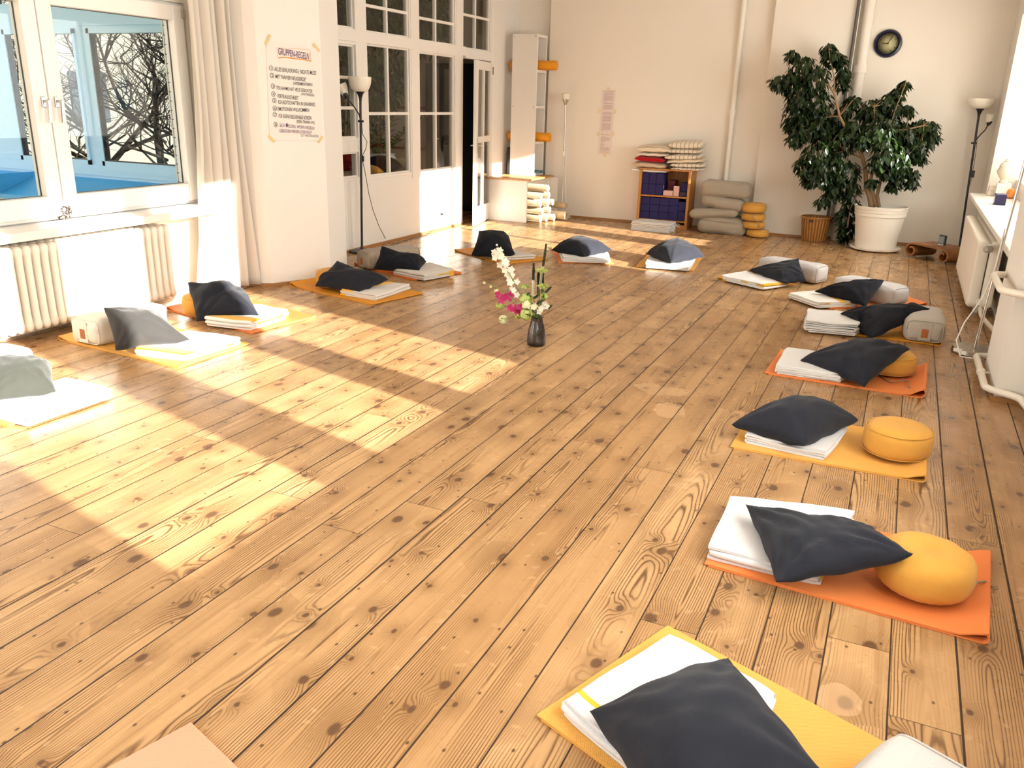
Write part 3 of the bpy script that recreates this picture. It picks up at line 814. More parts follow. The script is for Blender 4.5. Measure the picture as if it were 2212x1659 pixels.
def rbox_mesh(mb, c, ax, hl, hw, hh, r, n=14, puff=0.01, az=(0, 0, 1), seed=0, wob=0.0):
    az = Vector(az).normalized(); ax = Vector(ax).normalized(); ay = az.cross(ax).normalized(); az = ax.cross(ay).normalized(); c = Vector(c)
    H = (hl, hw, hh); idx = {}; vs = []; fs = []
    def vert(q):
        key = tuple(round(x, 5) for x in q)
        if key in idx: return idx[key]
        p = [q[k] * H[k] for k in range(3)]
        inn = [max(-(H[k] - r), min(H[k] - r, p[k])) for k in range(3)]
        dv_ = Vector([p[k] - inn[k] for k in range(3)])
        dv_ = dv_.normalized() * r if dv_.length > 1e-9 else dv_
        pf = [inn[k] + dv_[k] for k in range(3)]
        for k in range(3):
            o1, o2 = [m for m in range(3) if m != k]
            if abs(q[k]) > .999: pf[k] += math.copysign(puff * (1 - q[o1] ** 2) * (1 - q[o2] ** 2), q[k])
        wpt = c + ax * pf[0] + ay * pf[1] + az * pf[2]
        if wob: wpt += az * wob * noise.noise(wpt * 6 + Vector((seed, 0, 0))) + ay * wob * noise.noise(wpt * 5 + Vector((seed, 7, 0)))
        idx[key] = len(vs); vs.append(wpt); return idx[key]
    def sp(t_):   # denser near the edges
        return math.sin(t_ * PI / 2 * .8) / math.sin(PI / 2 * .8)
    g = [sp(k / n * 2 - 1) for k in range(n + 1)]
    for k in range(3):
        o1, o2 = (k + 1) % 3, (k + 2) % 3
        for sg in (-1, 1):
            for i in range(n):
                for j in range(n):
                    q = []
                    for (a_, b_) in ((i, j), (i + 1, j), (i + 1, j + 1), (i, j + 1)):
                        p = [0, 0, 0]; p[k] = sg; p[o1] = g[a_]; p[o2] = g[b_]; q.append(vert(p))
                    fs.append(tuple(q) if sg > 0 else tuple(reversed(q)))
    mb.add(vs, fs)
    return ax, ay, az

M_TAGL = plain('tan_leather', (0.38, 0.12, 0.03), .5)
def bolster(c, ax, L, W, H, mat, label, tagged=None, z0=0.0135, group='grey bolsters on the mats', seed=0):
    t = thing('bolster', label, 'bolster', (c[0], c[1], z0), group)
    m = MB(); ax, ay, az = rbox_mesh(m, (c[0], c[1], z0 + H / 2), (ax[0], ax[1], 0), L / 2, W / 2, H / 2, .045, puff=.012, seed=seed, wob=.006)
    m.build('cover', mat, t, smooth=True)
    for sg in (-1, 1):
        m = MB(); pts = []
        for k in range(33):
            an = 2 * PI * k / 32
            u, v = math.cos(an), math.sin(an)
            e = 0.32
            pts.append(Vector((c[0], c[1], z0 + H / 2)) + ax * sg * (L / 2 - .012) + ay * math.copysign(abs(u) ** e, u) * (W / 2 - .012) + az * math.copysign(abs(v) ** e, v) * (H / 2 - .009))
        m.tube(pts, .004, 6); m.build('piping', mat, t, smooth=True)
    if tagged is not None:
        e = Vector((c[0], c[1], z0 + H / 2)) + ax * tagged * (L / 2 + .0105)
        m = MB(); m.obox(e, ay, az, ax, .042, H / 2 - .02, .002); m.build('strap', mat, t, bevel=.001)
        m = MB(); m.obox(e + ax * tagged * .003 - az * .012, ay, az, ax, .022, .032, .002); tag(m.build('leather_label', M_TAGL, t, bevel=.001), 'tan leather label')
    return t

def zafu(c, r, h, mat, label, z0=0.0135, tilt=None, cord=None, group='mustard round cushions on the mats', seed=0, pleats=26, bow=None, rn=.52, zn=.62):
    t = thing('meditation_cushion', label, 'cushion', (c[0], c[1], z0), group)
    prof = []
    N = 22
    for k in range(N + 1):
        an = -PI / 2 + PI * k / N
        ca, sa = math.cos(an), math.sin(an)
        rr = r * abs(ca) ** rn if ca > 1e-6 else 0.0005
        zz = math.copysign(abs(sa) ** zn, sa) * h / 2
        if an > PI / 4: zz -= (.010 if rn < .6 else .022) * math.exp(-(rr / (.3 * r)) ** 2)
        prof.append((max(rr, .0005), zz + h / 2))
    axis = tilt if tilt else (0, 0, 1)
    pk = .05 if rn > .6 else 0.0
    rad = lambda an, z: 1 + pk * math.sin(an * 7 + 1.3 * math.sin(an * 3)) * max(0.0, z / h - .62) * 1.6 + .012 * math.sin(an * pleats + seed) * math.exp(-((abs(z - h / 2) - h * .36) / (.18 * h)) ** 2) + .02 * noise.noise(Vector((math.cos(an) * 1.5 + seed, math.sin(an) * 1.5, z * 6)))
    m = MB(); m.lathe(prof, (c[0], c[1], z0), 72, axis=axis, rad=rad); m.build('cover', mat, t, smooth=True)
    az = Vector(axis).normalized()
    for zz in ((.16 * h, .84 * h) if rn < .6 else ()):
        rr = r * (.955 if rn < .6 else .90)
        ax_ = az.orthogonal().normalized(); ay_ = az.cross(ax_)
        m = MB(); m.tube([Vector((c[0], c[1], z0)) + az * zz + (ax_ * math.cos(2 * PI * k / 48) + ay_ * math.sin(2 * PI * k / 48)) * rr for k in range(49)], .0022, 6); m.build('piping', mat, t, smooth=True)
    if cord:
        m = MB(); m.tube(cord, .0045, 7)
        if bow: m.tube(bow, .0045, 7)
        e = Vector(cord[-1])
        for k in range(7):
            an = k * .9
            m.tube([e, e + Vector((math.cos(an) * .012 + .012, math.sin(an) * .012, .004 * math.sin(k)))], .0018, 5)
        tag(m.build('cord', plain('jute', (0.30, 0.22, 0.13), .9), t, smooth=True), 'tan jute carrying cord')
    return t

YEL = rubber('mat_yellow', (0.74, 0.38, 0.085)); ORA = rubber('mat_orange', (0.80, 0.235, 0.065)); YEL2 = rubber('mat_amber', (0.68, 0.285, 0.025)); PEA = rubber('mat_apricot', (0.98, 0.33, 0.20))
ORA2 = rubber('mat_red_orange', (0.72, 0.16, 0.02))
DARK = fabric('dark_slate_cotton', (0.0150, 0.0165, 0.0240), sheen=.08, var=.15); INK = fabric('ink_cotton', (0.010, 0.011, 0.016), sheen=.05, var=.15); GREY = fabric('slate_cotton_lit', (0.040, 0.038, 0.036), var=.1); DARK_LIT2 = fabric('slate_cotton_lit_green', (0.038, 0.041, 0.033), var=.1)  # grey and sage copies are slate cotton with sunlight put into the colour
MUST = fabric('mustard_cotton', (0.62, 0.315, 0.058), sheen=.1, wr=.25); GRB = fabric('heather_grey_linen', (0.46, 0.41, 0.345), weave=500, var=.05); LGB = fabric('light_grey_linen', (0.52, 0.49, 0.47), weave=500, var=.04); CREAMB = fabric('cream_linen', (0.74, 0.69, 0.60), weave=500, var=.04)
WHB = blanket_mat('white_blanket', (0.68, 0.665, 0.64), (0.9, .5, .05), [])
def ybl(name, bands, col=(0.78, 0.75, 0.70)): return blanket_mat(name, col, (0.85, 0.46, 0.03), bands)

# --- set by the front edge of the picture
q = yoga_mat((-.689, 1.742), (.20, 1.40), (-.472, 2.311), YEL, 'yellow mat under the pillow and pale grey bolster nearest the camera')
bq = [P(1207, 1524, .05), P(1560, 1810, .05), P(1680, 1502, .05), P(1450, 1371, .05)]
b1, z1 = blanket([bq[0], bq[3], bq[2], bq[1]], ybl('blanket_yellow_spot', [(2.0, 2.02)], (0.64, 0.635, 0.645)), 'white folded blanket with fringed end on the nearest yellow mat', layers=4, seed=3, wob=.005,
        fringe=None)
pillow([P(1440, 1800, .09), P(1274, 1546, .085), P(1572, 1430, .10), P(1795, 1690, .17)], DARK, 'large slate pillow closest to the camera, cut by the picture edge', sup=[('b', .185, 1.60, .42, .91, .60, .27, .165)], T=.17, seed=2, blq=b1, blz=z1, mids={'l': (0, 0, 0), 'r': (.01, .0, .01)})
bolster((.185, 1.60), (.42, .91), .60, .27, .165, LGB, 'pale grey bolster in the bottom right corner of the nearest mat')
yoga_mat((-1.505, 1.302), (-.62, 1.03), (-1.68, .73), PEA, 'apricot mat corner at the bottom edge on the bare boards', bulge=.012)

# --- second set
yoga_mat((-.451, 2.752), (.472, 2.683), (-.405, 3.362), ORA, 'bright orange mat under the round mustard cushion with tan cord')
b2, z2 = blanket([P(1527, 1203, .03), P(1583, 1074, .05), P(1850, 1105, .05), P(1768, 1262, .03)], ybl('blanket_band_low', [(.02, .16)], (0.64, 0.635, 0.65)), 'white blanket with a hidden yellow stripe on the bright orange mat', layers=4, seed=5)
pillow([P(1676, 1261, .075), P(1974, 1200, .20), P(1885, 1146, .165), P(1610, 1095, .10)], DARK, 'slate pillow bridging white blanket and round mustard cushion', sup=[('z', .275, 2.925, .163, .175)], T=.13, seed=5, blq=b2, blz=z2, wr=.008, cen=(0, 0, -.02))
zafu((.275, 2.925), .163, .175, MUST, 'round mustard cushion with creased top on the bright orange mat', seed=1, rn=.66, zn=.74,
     cord=[P(2078, 1282, .05), P(2092, 1272, .07), P(2112, 1258, .06), P(2128, 1256, .04), P(2142, 1268, .02)], bow=[P(2076, 1284, .04), P(2098, 1278, .02), P(2120, 1274, .016), P(2140, 1276, .016)])

# --- third set
yoga_mat((-.58, 3.928), (.302, 3.933), (-.567, 4.53), YEL, 'yellow mat with slate pillow and free standing mustard cushion')
b3, z3 = blanket([P(1787, 994, .02), P(1606, 950, .03), P(1650, 888, .05), P(1835, 918, .05)], ybl('blanket_band_edge', [], (0.64, 0.635, 0.645)), 'white blanket lying flat under the slate pillow on the yellow mat', layers=4, seed=7)
pillow([P(1580, 918, .085), P(1735, 966, .075), P(1855, 908, .095), P(1716, 874, .10)], DARK, 'plump slate pillow lying flat on a white blanket', T=.16, seed=9, blq=b3, blz=z3, cen=(0, 0, .01))
zafu((.168, 4.205), .158, .165, MUST, 'mustard round cushion standing free at the end of a yellow mat', seed=4, pleats=3)

# --- fourth set
yoga_mat((-.619, 5.264), (.311, 5.238), (-.60, 5.875), ORA, 'orange mat with open fold and tan cord lying on it', bulge=.05)
b4, z4 = blanket([P(1668, 801, .03), P(1817, 826, .02), P(1880, 778, .05), P(1692, 751, .06)], WHB, 'white blanket with loose folded layers and ties on an orange mat', layers=5, seed=11, wob=.012, rag=.03)
pillow([P(1728, 776, .09), P(1867, 835, .05), P(1966, 752, .21), P(1852, 741, .18)], DARK, 'slate pillow with pointed corner over a mustard cushion on orange mat', sup=[('z', .09, 5.66, .168, .15)], T=.14, seed=13, blq=b4, blz=z4)
zafu((.09, 5.66), .168, .15, MUST, 'mustard cushion half hidden by the slate pillow on the orange mat', seed=6, pleats=3,
     cord=[P(1900, 812, .02), P(1925, 826, .02), P(1950, 822, .03), P(1962, 824, .03), P(1960, 838, .016)])

# --- fifth set
yoga_mat((-.51, 6.586), (.432, 6.594), (-.50, 7.19), YEL2, 'amber mat under black pillow and grey block bolster with leather label', bulge=.02)
b5, z5 = blanket([P(1735, 714, .02), P(1848, 724, .02), P(1882, 684, .08), P(1742, 668, .09)], WHB, 'thick white blanket folded in loose loops on the amber mat', layers=6, t=.010, gap=.005, seed=15, wob=.014, rag=.03)
pillow([P(1815, 679, .10), P(1884, 731, .04), P(2009, 669, .19), P(1905, 668, .17)], INK, 'black pillow leaning on the grey block bolster with leather label', sup=[('b', .300, 6.86, -.03, 1, .56, .265, .165)], T=.14, seed=17, blq=b5, blz=z5, mids={'b': (0, 0, -.02)})
bolster((.300, 6.86), (-.03, 1), .56, .265, .165, GRB, 'heather grey block bolster with leather label facing the camera on the right', tagged=-1, seed=2)

# --- sixth set
yoga_mat((-.412, 7.413), (.35, 8.0), (-.80, 7.90), ORA, 'orange mat partly covered by white blanket and grey bolster, second set from the plant', bulge=.02)
b6, z6 = blanket([P(1764, 664, .02), P(1848, 660, .02), P(1800, 626, .05), P(1699, 634, .05)], ybl('blanket_band_far', [(.5, .56), (1.0, 1.06), (1.48, 1.56)]), 'white blanket with amber stripe under the black pillow near the right radiator', layers=4, seed=19)
pillow([P(1758, 629, .08), P(1871, 663, .045), P(1910, 607, .21), P(1842, 612, .18)], INK, 'black pillow draped over the grey bolster near the right radiator', sup=[('b', -.12, 7.975, .86, -.5, .60, .265, .16)], T=.13, seed=21, blq=b6, blz=z6)
bolster((-.12, 7.975), (.86, -.5), .60, .265, .16, LGB, 'grey bolster crossing the orange mat near the right radiator', seed=5)

# --- seventh set
yoga_mat((-.995, 7.983), (-.581, 8.873), (-1.53, 8.235), YEL2, 'amber mat in front of the big plant', bulge=.02)
b7, z7 = blanket([P(1557, 603, .02), P(1650, 625, .02), P(1702, 612, .04), P(1608, 587, .05)], ybl('blanket_band_side', [(.0, .05), (1.3, 1.4), (1.5, 1.62)], (0.82, 0.81, 0.80)), 'white blanket spilling off the amber mat in front of the plant', layers=4, seed=23)
pillow([P(1617, 585, .07), P(1693, 611, .065), P(1741, 609, .06), P(1725, 558, .24)], DARK, 'slate pillow propped against the pale bolster in front of the plant', sup=[('b', -.87, 8.64, .93, -.36, .64, .25, .165)], T=.11, seed=25, blq=b7, blz=z7)
bolster((-.87, 8.64), (.93, -.36), .64, .25, .165, LGB, 'pale bolster behind the slate pillow in front of the plant', seed=7)

# --- eighth and ninth set, in the far sunlight
yoga_mat((-1.82, 8.466), (-1.93, 9.43), (-2.41, 8.395), YEL, 'yellow mat in the sunlight in front of the bookcase', bulge=.008)
b8, z8 = blanket([P(1391, 577, .02), P(1488, 584, .02), P(1503, 557, .05), P(1402, 553, .05)], WHB, 'sunlit white blanket on the yellow mat in front of the bookcase', layers=4, seed=27)
pillow([P(1396, 549, .085), P(1449, 567, .08), P(1523, 554, .10), P(1465, 514, .25)], DARK, 'sunlit dark pillow with high peak in front of the bookcase', T=.17, seed=29, blq=b8, blz=z8)
yoga_mat((-3.195, 8.17), (-3.62, 9.02), (-2.66, 8.44), ORA, 'orange mat in the sunlight right of the flowers', bulge=.008)
b9, z9 = blanket([P(1213, 564, .02), P(1317, 568, .02), P(1314, 546, .05), P(1208, 546, .05)], WHB, 'white blanket on the orange sunlit mat right of the flowers', layers=4, seed=31)
pillow([P(1191, 541, .075), P(1261, 553, .075), P(1321, 541, .085), P(1245, 510, .21)], DARK, 'half sunlit dark pillow on the orange mat right of the flowers', T=.16, seed=33, blq=b9, blz=z9)

# --- tenth set behind the flowers
yoga_mat((-3.63, 7.769), (-4.455, 8.201), (-3.35, 8.29), YEL2, 'amber mat behind the flowers near the door', bulge=.012)
b10, z10 = blanket([P(1038, 550, .03), P(1085, 562, .02), P(1157, 556, .03), P(1110, 542, .05)], GREYB := blanket_mat('oat_blanket', (0.60, 0.55, 0.49), (.5, .4, .3), []), 'oat grey blanket under the black pillow behind the flowers', layers=4, seed=35)
pillow([P(1018, 553, .05), P(1113, 551, .075), P(1098, 517, .17), P(1035, 499, .27)], INK, 'plump black pillow standing up behind the flowers', T=.20, seed=37, blq=b10, blz=z10)

# --- eleventh and twelfth set near the black lamp
yoga_mat((-3.999, 6.578), (-4.915, 6.925), (-3.79, 7.13), ORA2, 'dark orange mat at the foot of the black floor lamp', bulge=.015)
b11, z11 = blanket([P(914, 605, .02), P(982, 591, .03), P(930, 571, .05), P(846, 584, .05)], ybl('blanket_band_thick', [(.38, .52), (1.10, 1.32), (1.32, 1.42)], (0.64, 0.59, 0.53)), 'oat blanket with amber folded edge near the black floor lamp', layers=5, seed=39)
pillow([P(806, 583, .05), P(906, 587, .06), P(921, 566, .09), P(825, 533, .27)], INK, 'black pillow slumped over the taupe bolster by the floor lamp', sup=[('b', -4.585, 7.06, -.38, -.92, .62, .25, .17)], T=.16, seed=41, blq=b11, blz=z11)
bolster((-4.585, 7.06), (-.38, -.92), .62, .25, .17, fabric('taupe_linen', (0.36, 0.30, 0.235), weave=500, var=.05), 'taupe bolster with dark label beside the black floor lamp', tagged=1, seed=9)
yoga_mat((-3.781, 5.563), (-4.823, 5.809), (-3.64, 6.145), YEL2, 'amber mat beside the slanted pier', bulge=.025)
b12, z12 = blanket([P(733, 634, .02), P(814, 648, .02), P(887, 621, .03), P(838, 611, .05)], ybl('blanket_band_corner', [(.0, .045), (1.16, 1.3), (1.3, 1.36)], (0.68, 0.64, 0.60)), 'pale blanket with amber corner on the mat beside the pier', layers=4, seed=43)
pillow([P(679, 618, .05), P(776, 629, .065), P(839, 605, .11), P(728, 564, .27)], DARK, 'dark pillow hiding half of a mustard cushion beside the pier', sup=[('z', -4.43, 5.95, .172, .16)], T=.16, seed=45, blq=b12, blz=z12)
zafu((-4.43, 5.95), .172, .16, MUST, 'mustard cushion beside the slanted pier', seed=8, pleats=3)

# --- thirteenth to fifteenth set along the left radiator
yoga_mat((-4.018, 4.40), (-5.06, 4.63), (-3.93, 5.02), ORA, 'orange mat at the foot of the white curtain', bulge=.015)
b13, z13 = blanket([P(540, 713, .02), P(625, 683, .03), P(556, 661, .06), P(438, 690, .06)], ybl('blanket_band_sun', [(.42, .50), (1.02, 1.26), (1.26, 1.34), (1.9, 2.0)], (0.80, 0.77, 0.73)), 'white blanket with yellow fringe edge at the foot of the curtain', layers=5, t=.012, seed=47)
pillow([P(424, 695, .035), P(560, 681, .08), P(530, 634, .13), P(404, 611, .27)], DARK, 'dark pillow half in sunlight at the foot of the curtain', sup=[('z', -4.66, 4.64, .17, .17)], T=.16, seed=49, blq=b13, blz=z13)
zafu((-4.66, 4.64), .17, .17, MUST, 'mustard cushion behind the half sunlit pillow', seed=10, pleats=3)
yoga_mat((-3.857, 3.572), (-5.02, 3.65), (-3.85, 4.19), YEL, 'yellow mat in front of the left radiator', bulge=.02)
b14, z14 = blanket([P(395, 779, .02), P(519, 738, .03), P(407, 712, .06), P(286, 756, .05)], ybl('blanket_band_pale', [(.55, .62), (1.9, 2.05)], (0.84, 0.83, 0.82)), 'sunlit white blanket in front of the left radiator', layers=4, t=.011, seed=51)
pillow([P(250, 758, .04), P(411, 736, .08), P(331, 681, .19), P(224, 664, .28)], GREY, 'slate pillow with sunlit grey in its colour leaning on the cream bolster at the radiator', sup=[('b', -4.735, 3.925, -.02, -1, .58, .27, .175)], T=.15, seed=53, blq=b14, blz=z14, group='slate pillows coloured as sunlit on the left')
bolster((-4.735, 3.925), (-.02, -1), .58, .27, .175, CREAMB, 'cream bolster with tan label in front of the left radiator', tagged=1, seed=11)
yoga_mat((-3.86, 2.47), (-4.90, 2.47), (-3.86, 3.06), YEL, 'yellow mat cut off by the left picture edge', bulge=.02)
b15, z15 = blanket([P(52, 921, .02), P(244, 852, .03), P(146, 816, .06), P(-60, 868, .06)], ybl('blanket_plain_big', [], (0.82, 0.82, 0.83)), 'large white blanket under the slate pillow at the left edge', layers=4, t=.012, seed=55)
pillow([P(-30, 868, .07), P(121, 846, .085), P(112, 792, .13), P(-20, 770, .24)], DARK_LIT2, 'slate pillow with sunlit grey-green in its colour at the left picture edge', sup=[('b', -4.56, 2.755, 0, 1, .60, .28, .175)], T=.15, seed=57, blq=b15, blz=z15, group='slate pillows coloured as sunlit on the left')
bolster((-4.56, 2.755), (0, 1), .60, .28, .175, CREAMB, 'cream bolster behind the slate pillow at the left edge', seed=13)

# ------------------------------------------------------------------ radiators
def radiator(name, label, x0, x1, y0, y1, z0, z1, cols, pitch, valve_y, valve_sign, xface):
    t = thing(name, label, 'radiator', ((x0 + x1) / 2, (y0 + y1) / 2, 0))
    n = int(round((y1 - y0) / pitch)); pitch = (y1 - y0) / n
    # one cast section, copied along the row
    m = MB(); cw = (x1 - x0) / cols
    yc = y0 + pitch / 2
    for k in range(cols):
        xc = x0 + cw * (k + .5)
        prof = []
        H = z1 - z0
        for (f, a) in ((0, .25), (.015, .55), (.04, .8), (.08, .92), (.12, .74), (.2, .68), (.5, .68), (.8, .68), (.88, .74), (.92, .92), (.965, .85), (.99, .6), (1, .3)):
            prof.append((f, a))
        vs = []; seg = 14
        for f, a in prof:
            for q in range(seg):
                an = 2 * PI * q / seg
                sq = lambda v_: math.copysign(abs(v_) ** .8, v_)
                vs.append((xc + sq(math.cos(an)) * cw * .5 * min(1, a + .25), yc + sq(math.sin(an)) * pitch * .56 * a, z0 + H * f))
        fs = []
        for i in range(len(prof) - 1):
            for q in range(seg):
                q2 = (q + 1) % seg
                fs.append((i * seg + q, i * seg + q2, (i + 1) * seg + q2, (i + 1) * seg + q))
        fs.append(tuple(range(seg - 1, -1, -1))); fs.append(tuple(range((len(prof) - 1) * seg, len(prof) * seg)))
        m.add(vs, fs)
    for z in (z0 + .09 * (z1 - z0), z0 + .91 * (z1 - z0)):
        m.tube([(x0 + cw * .4, yc, z), (x1 - cw * .4, yc, z)], pitch * .42, 10)
        m.tube([((x0 + x1) / 2, yc - pitch * .5, z), ((x0 + x1) / 2, yc + pitch * .5, z)], .026, 12)
    s0 = m.build('section', M_RAD, t, smooth=True, auto=60)
    for k in range(1, n):
        c = s0.copy(); S.collection.objects.link(c); c.parent = t; c.location = (0, pitch * k, 0)
    zv = z0 + .91 * (z1 - z0)
    yv = y1 if valve_sign > 0 else y0
    xm = (x0 + x1) / 2
    m = MB(); m.tube([(xm, yv, zv), (xm, yv + valve_sign * .07, zv)], .017, 12); m.tube([(xm, yv + valve_sign * .05, zv - .03), (xm, yv + valve_sign * .05, zv + .03)], .02, 12)
    v = m.build('valve', M_RAD, t, smooth=True, auto=50)
    m = MB(); m.lathe([(.012, 0), (.022, .004), (.026, .02), (.028, .05), (.026, .072), (.018, .082), (.001, .084)], (xm + xface * .0, yv + valve_sign * .07, zv), 18, axis=(xface * .55, valve_sign * .83, 0), rad=lambda an, z: 1 + .04 * math.sin(an * 9))
    m.build('thermostat_head', plain('grey_plastic', (0.42, 0.40, 0.34), .5), v, smooth=True, auto=40)
    for y in (y0 + .2, y1 - .2): m = MB(); m.box(xm - .02, xm + .02, y - .012, y + .012, 0.0, z0 + .03); m.build('foot', M_RAD, t)
    return t
radiator('radiator', 'white cast radiator under the left window', -5.285, -5.10, 2.70, 4.80, .07, .64, 2, .062, 4.8, 1, 1)
radiator('radiator', 'white cast radiator under the far right window, end on', .625, .82, 7.77, 9.72, .075, .63, 2, .062, 7.77, -1, -1)

M_PIPE = plain('white_pipe_paint', (0.85, 0.79, 0.69), .35)
def pipe(pts, r, label, mat=None, cat='pipe', rounds=.05, name='heating_pipe'):
    P_ = [Vector(p) for p in pts]; out = [P_[0]]
    for i in range(1, len(P_) - 1):
        a, b, c = P_[i - 1], P_[i], P_[i + 1]
        d1, d2 = (a - b), (c - b); q = min(rounds, d1.length * .45, d2.length * .45)
        p1, p2 = b + d1.normalized() * q, b + d2.normalized() * q
        for k in range(6):
            f = k / 5; out.append(p1 * (1 - f) ** 2 + b * 2 * f * (1 - f) + p2 * f * f)
    out.append(P_[-1])
    m = MB(); m.tube(out, r, 12)
    o = m.build(name, mat or M_PIPE, smooth=True, auto=50)
    return tag(o, label, cat)
pipe([(.86, 6.25, .06), (.625, 6.22, .06), (.630, 5.45, .06), (.80, 5.335, .06), (.83, 5.1, .06), (.83, 2.2, .06)], .021, 'white heating pipe bending low around the foot of the right pier')
pipe([(.86, 6.2, .63), (.60, 5.95, .655), (.60, 5.40, .655), (.70, 5.33, .655), (.86, 5.30, .655)], .021, 'white heating pipe bending around the right pier at sill height')
t = thing('pipe_bracket', 'small white bracket holding the low pipe to the pier', 'bracket', (.65, 5.8, .06)); m = MB(); m.tube([(.63, 5.8, .06), (.68, 5.8, .06)], .007, 8); m.build('arm', M_PIPE, t)
m = MB(); m.tube([(.63, 5.785, .06), (.63, 5.815, .06)], .027, 12); m.build('clip', M_PIPE, t, smooth=True, auto=40)
pipe([(.74, 7.9, .09), (.74, 7.6, .05), (.825, 6.9, .04), (.825, 6.3, .05)], .018, 'white pipe running low from the right radiator towards the pier')
def vpipe(x, y, z0, z1, r, label, mat, sleeves):
    t = thing('wall_pipe', label, 'pipe', (x, y, z0))
    m = MB(); m.tube([(x, y, z0), (x, y, z1)], r, 16); m.build('tube', mat, t, smooth=True, auto=60)
    for z in sleeves:
        m = MB(); m.tube([(x, y, z), (x, y, z + .09)], r * 1.3, 16); m.box(x - .012, x + .012, y, YF - .0, z + .03, z + .06)
        m.build('sleeve', mat, t, smooth=True, auto=40)
a, b = PY(1610, 0, 11.72), PY(1565, 392, 11.72)
vpipe((a.x + b.x) / 2, 11.72, 0, ZC, .034, 'white vertical pipe left of the chimney breast', M_PIPE, [1.50, 2.9])
vpipe(-.825, 11.625, 0, ZC, .020, 'dark vertical pipe beside the big plant', plain('dark_pipe', (0.10, 0.085, 0.075), .5), [])
vpipe(-.70, 11.70, 0, ZC, .058, 'cream drain pipe behind the big plant', M_WALLF, [2.05])

# ------------------------------------------------------------------ curtain
m = MB(); n, k = 90, 40; vs = []; uvs = []
for j in range(k + 1):
    f = j / k; z = 2.78 - f * 2.755
    for i in range(n + 1):
        u = i / n
        y0 = 5.17 + .05 * math.sin(f * 3) - .07 * f ** 3; y1 = 5.60 + .06 * f ** 2
        y = y0 + (y1 - y0) * u
        am = (.022 + .03 * f)
        x = -5.12 + am * math.sin(u * 2 * PI * 5.5 + .6 * math.sin(f * 4)) + .015 * math.sin(u * 17 + f * 3) - .10 * (1 - u) * f + .05 * u
        vs.append((x, y + .012 * math.sin(u * 31 + f * 2), z)); uvs.append((u, f))
fs = [(j * (n + 1) + i, j * (n + 1) + i + 1, (j + 1) * (n + 1) + i + 1, (j + 1) * (n + 1) + i) for j in range(k) for i in range(n)]
m.add(vs, fs, uvs)
t = thing('curtain', 'long white curtain gathered between window and pier', 'curtain', (-5.1, 5.4, .02))
tn = NT('curtain_linen'); tn.b.inputs['Base Color'].default_value = (0.84, 0.79, 0.71, 1); tn.b.inputs['Roughness'].default_value = .95
trl = tn.new('ShaderNodeBsdfTranslucent'); trl.inputs[0].default_value = (0.8, 0.72, 0.6, 1); mx = tn.new('ShaderNodeMixShader'); mx.inputs[0].default_value = .3
tn.l.new(tn.b.outputs[0], mx.inputs[1]); tn.l.new(trl.outputs[0], mx.inputs[2]); tn.l.new(mx.outputs[0], tn.out.inputs[0])
o = m.build('fabric', tn.m, t, smooth=True)
sm = o.modifiers.new('solid', 'SOLIDIFY'); sm.thickness = .003
m = MB(); m.tube([(-5.13, 2.3, 2.80), (-5.13, 5.66, 2.80)], .012, 12); m.lathe([(.001, -.03), (.02, -.02), (.025, 0), (.02, .02), (.001, .03)], (-5.13, 5.67, 2.80), 12, axis=(0, 1, 0))
m.build('rod', M_STEEL, t, smooth=True, auto=50)

# ------------------------------------------------------------------ poster on the pier
M_PAPER = plain('paper', (0.80, 0.745, 0.69), .8); M_TAPE = plain('masking_tape', (0.72, 0.55, 0.27), .7)
M_INK = plain('black_marker', (0.02, 0.018, 0.02), .7); M_VIO = plain('violet_marker', (0.16, 0.07, 0.16), .7); M_ORG = plain('orange_marker', (0.75, 0.30, 0.04), .7)
def text_mesh(mb, s, org, ux, uy, size, sx=1.0, width=None, font_off=0.0):
    cu = bpy.data.curves.new('txt', 'FONT'); cu.body = s; cu.size = 1.0; cu.offset = font_off
    ob = bpy.data.objects.new('txt', cu); S.collection.objects.link(ob)
    bpy.context.view_layer.update()
    me = ob.to_mesh()
    if me and len(me.vertices):
        wd = max(v.co.x for v in me.vertices)
        if width: sx = width / (wd * size)
        vs = [org + ux * (v.co.x * size * sx) + uy * (v.co.y * size) for v in me.vertices]
        mb.add(vs, [tuple(p.vertices) for p in me.polygons])
    ob.to_mesh_clear(); bpy.data.objects.remove(ob); bpy.data.curves.remove(cu)
t = thing('poster', 'white paper with hand-written group rules taped to the pier', 'poster', on_pier(634, 300))
TL, TR, BL, BR = on_pier(574, 85, .004), on_pier(689, 106, .004), on_pier(582, 303, .004), on_pier(697, 304, .004)
m = MB(); m.add([TL, TR, BR, BL, TL - PN * .0015, TR - PN * .0015, BR - PN * .0015, BL - PN * .0015], [(0, 3, 2, 1), (4, 5, 6, 7), (0, 1, 5, 4), (1, 2, 6, 5), (2, 3, 7, 6), (3, 0, 4, 7)])
m.build('sheet', M_PAPER, t)
for (x0, y0, x1, y1) in ((573, 97, 583, 75), (676, 94, 690, 111), (579, 293, 593, 306), (687, 308, 696, 294)):
    a, b = on_pier(x0, y0, .0055), on_pier(x1, y1, .0055); d = (b - a).normalized(); s_ = d.cross(PN)
    m = MB(); m.obox((a + b) / 2, d, s_, PN, (b - a).length / 2, .012, .0004); tag(m.build('tape', M_TAPE, t), 'strip of masking tape')
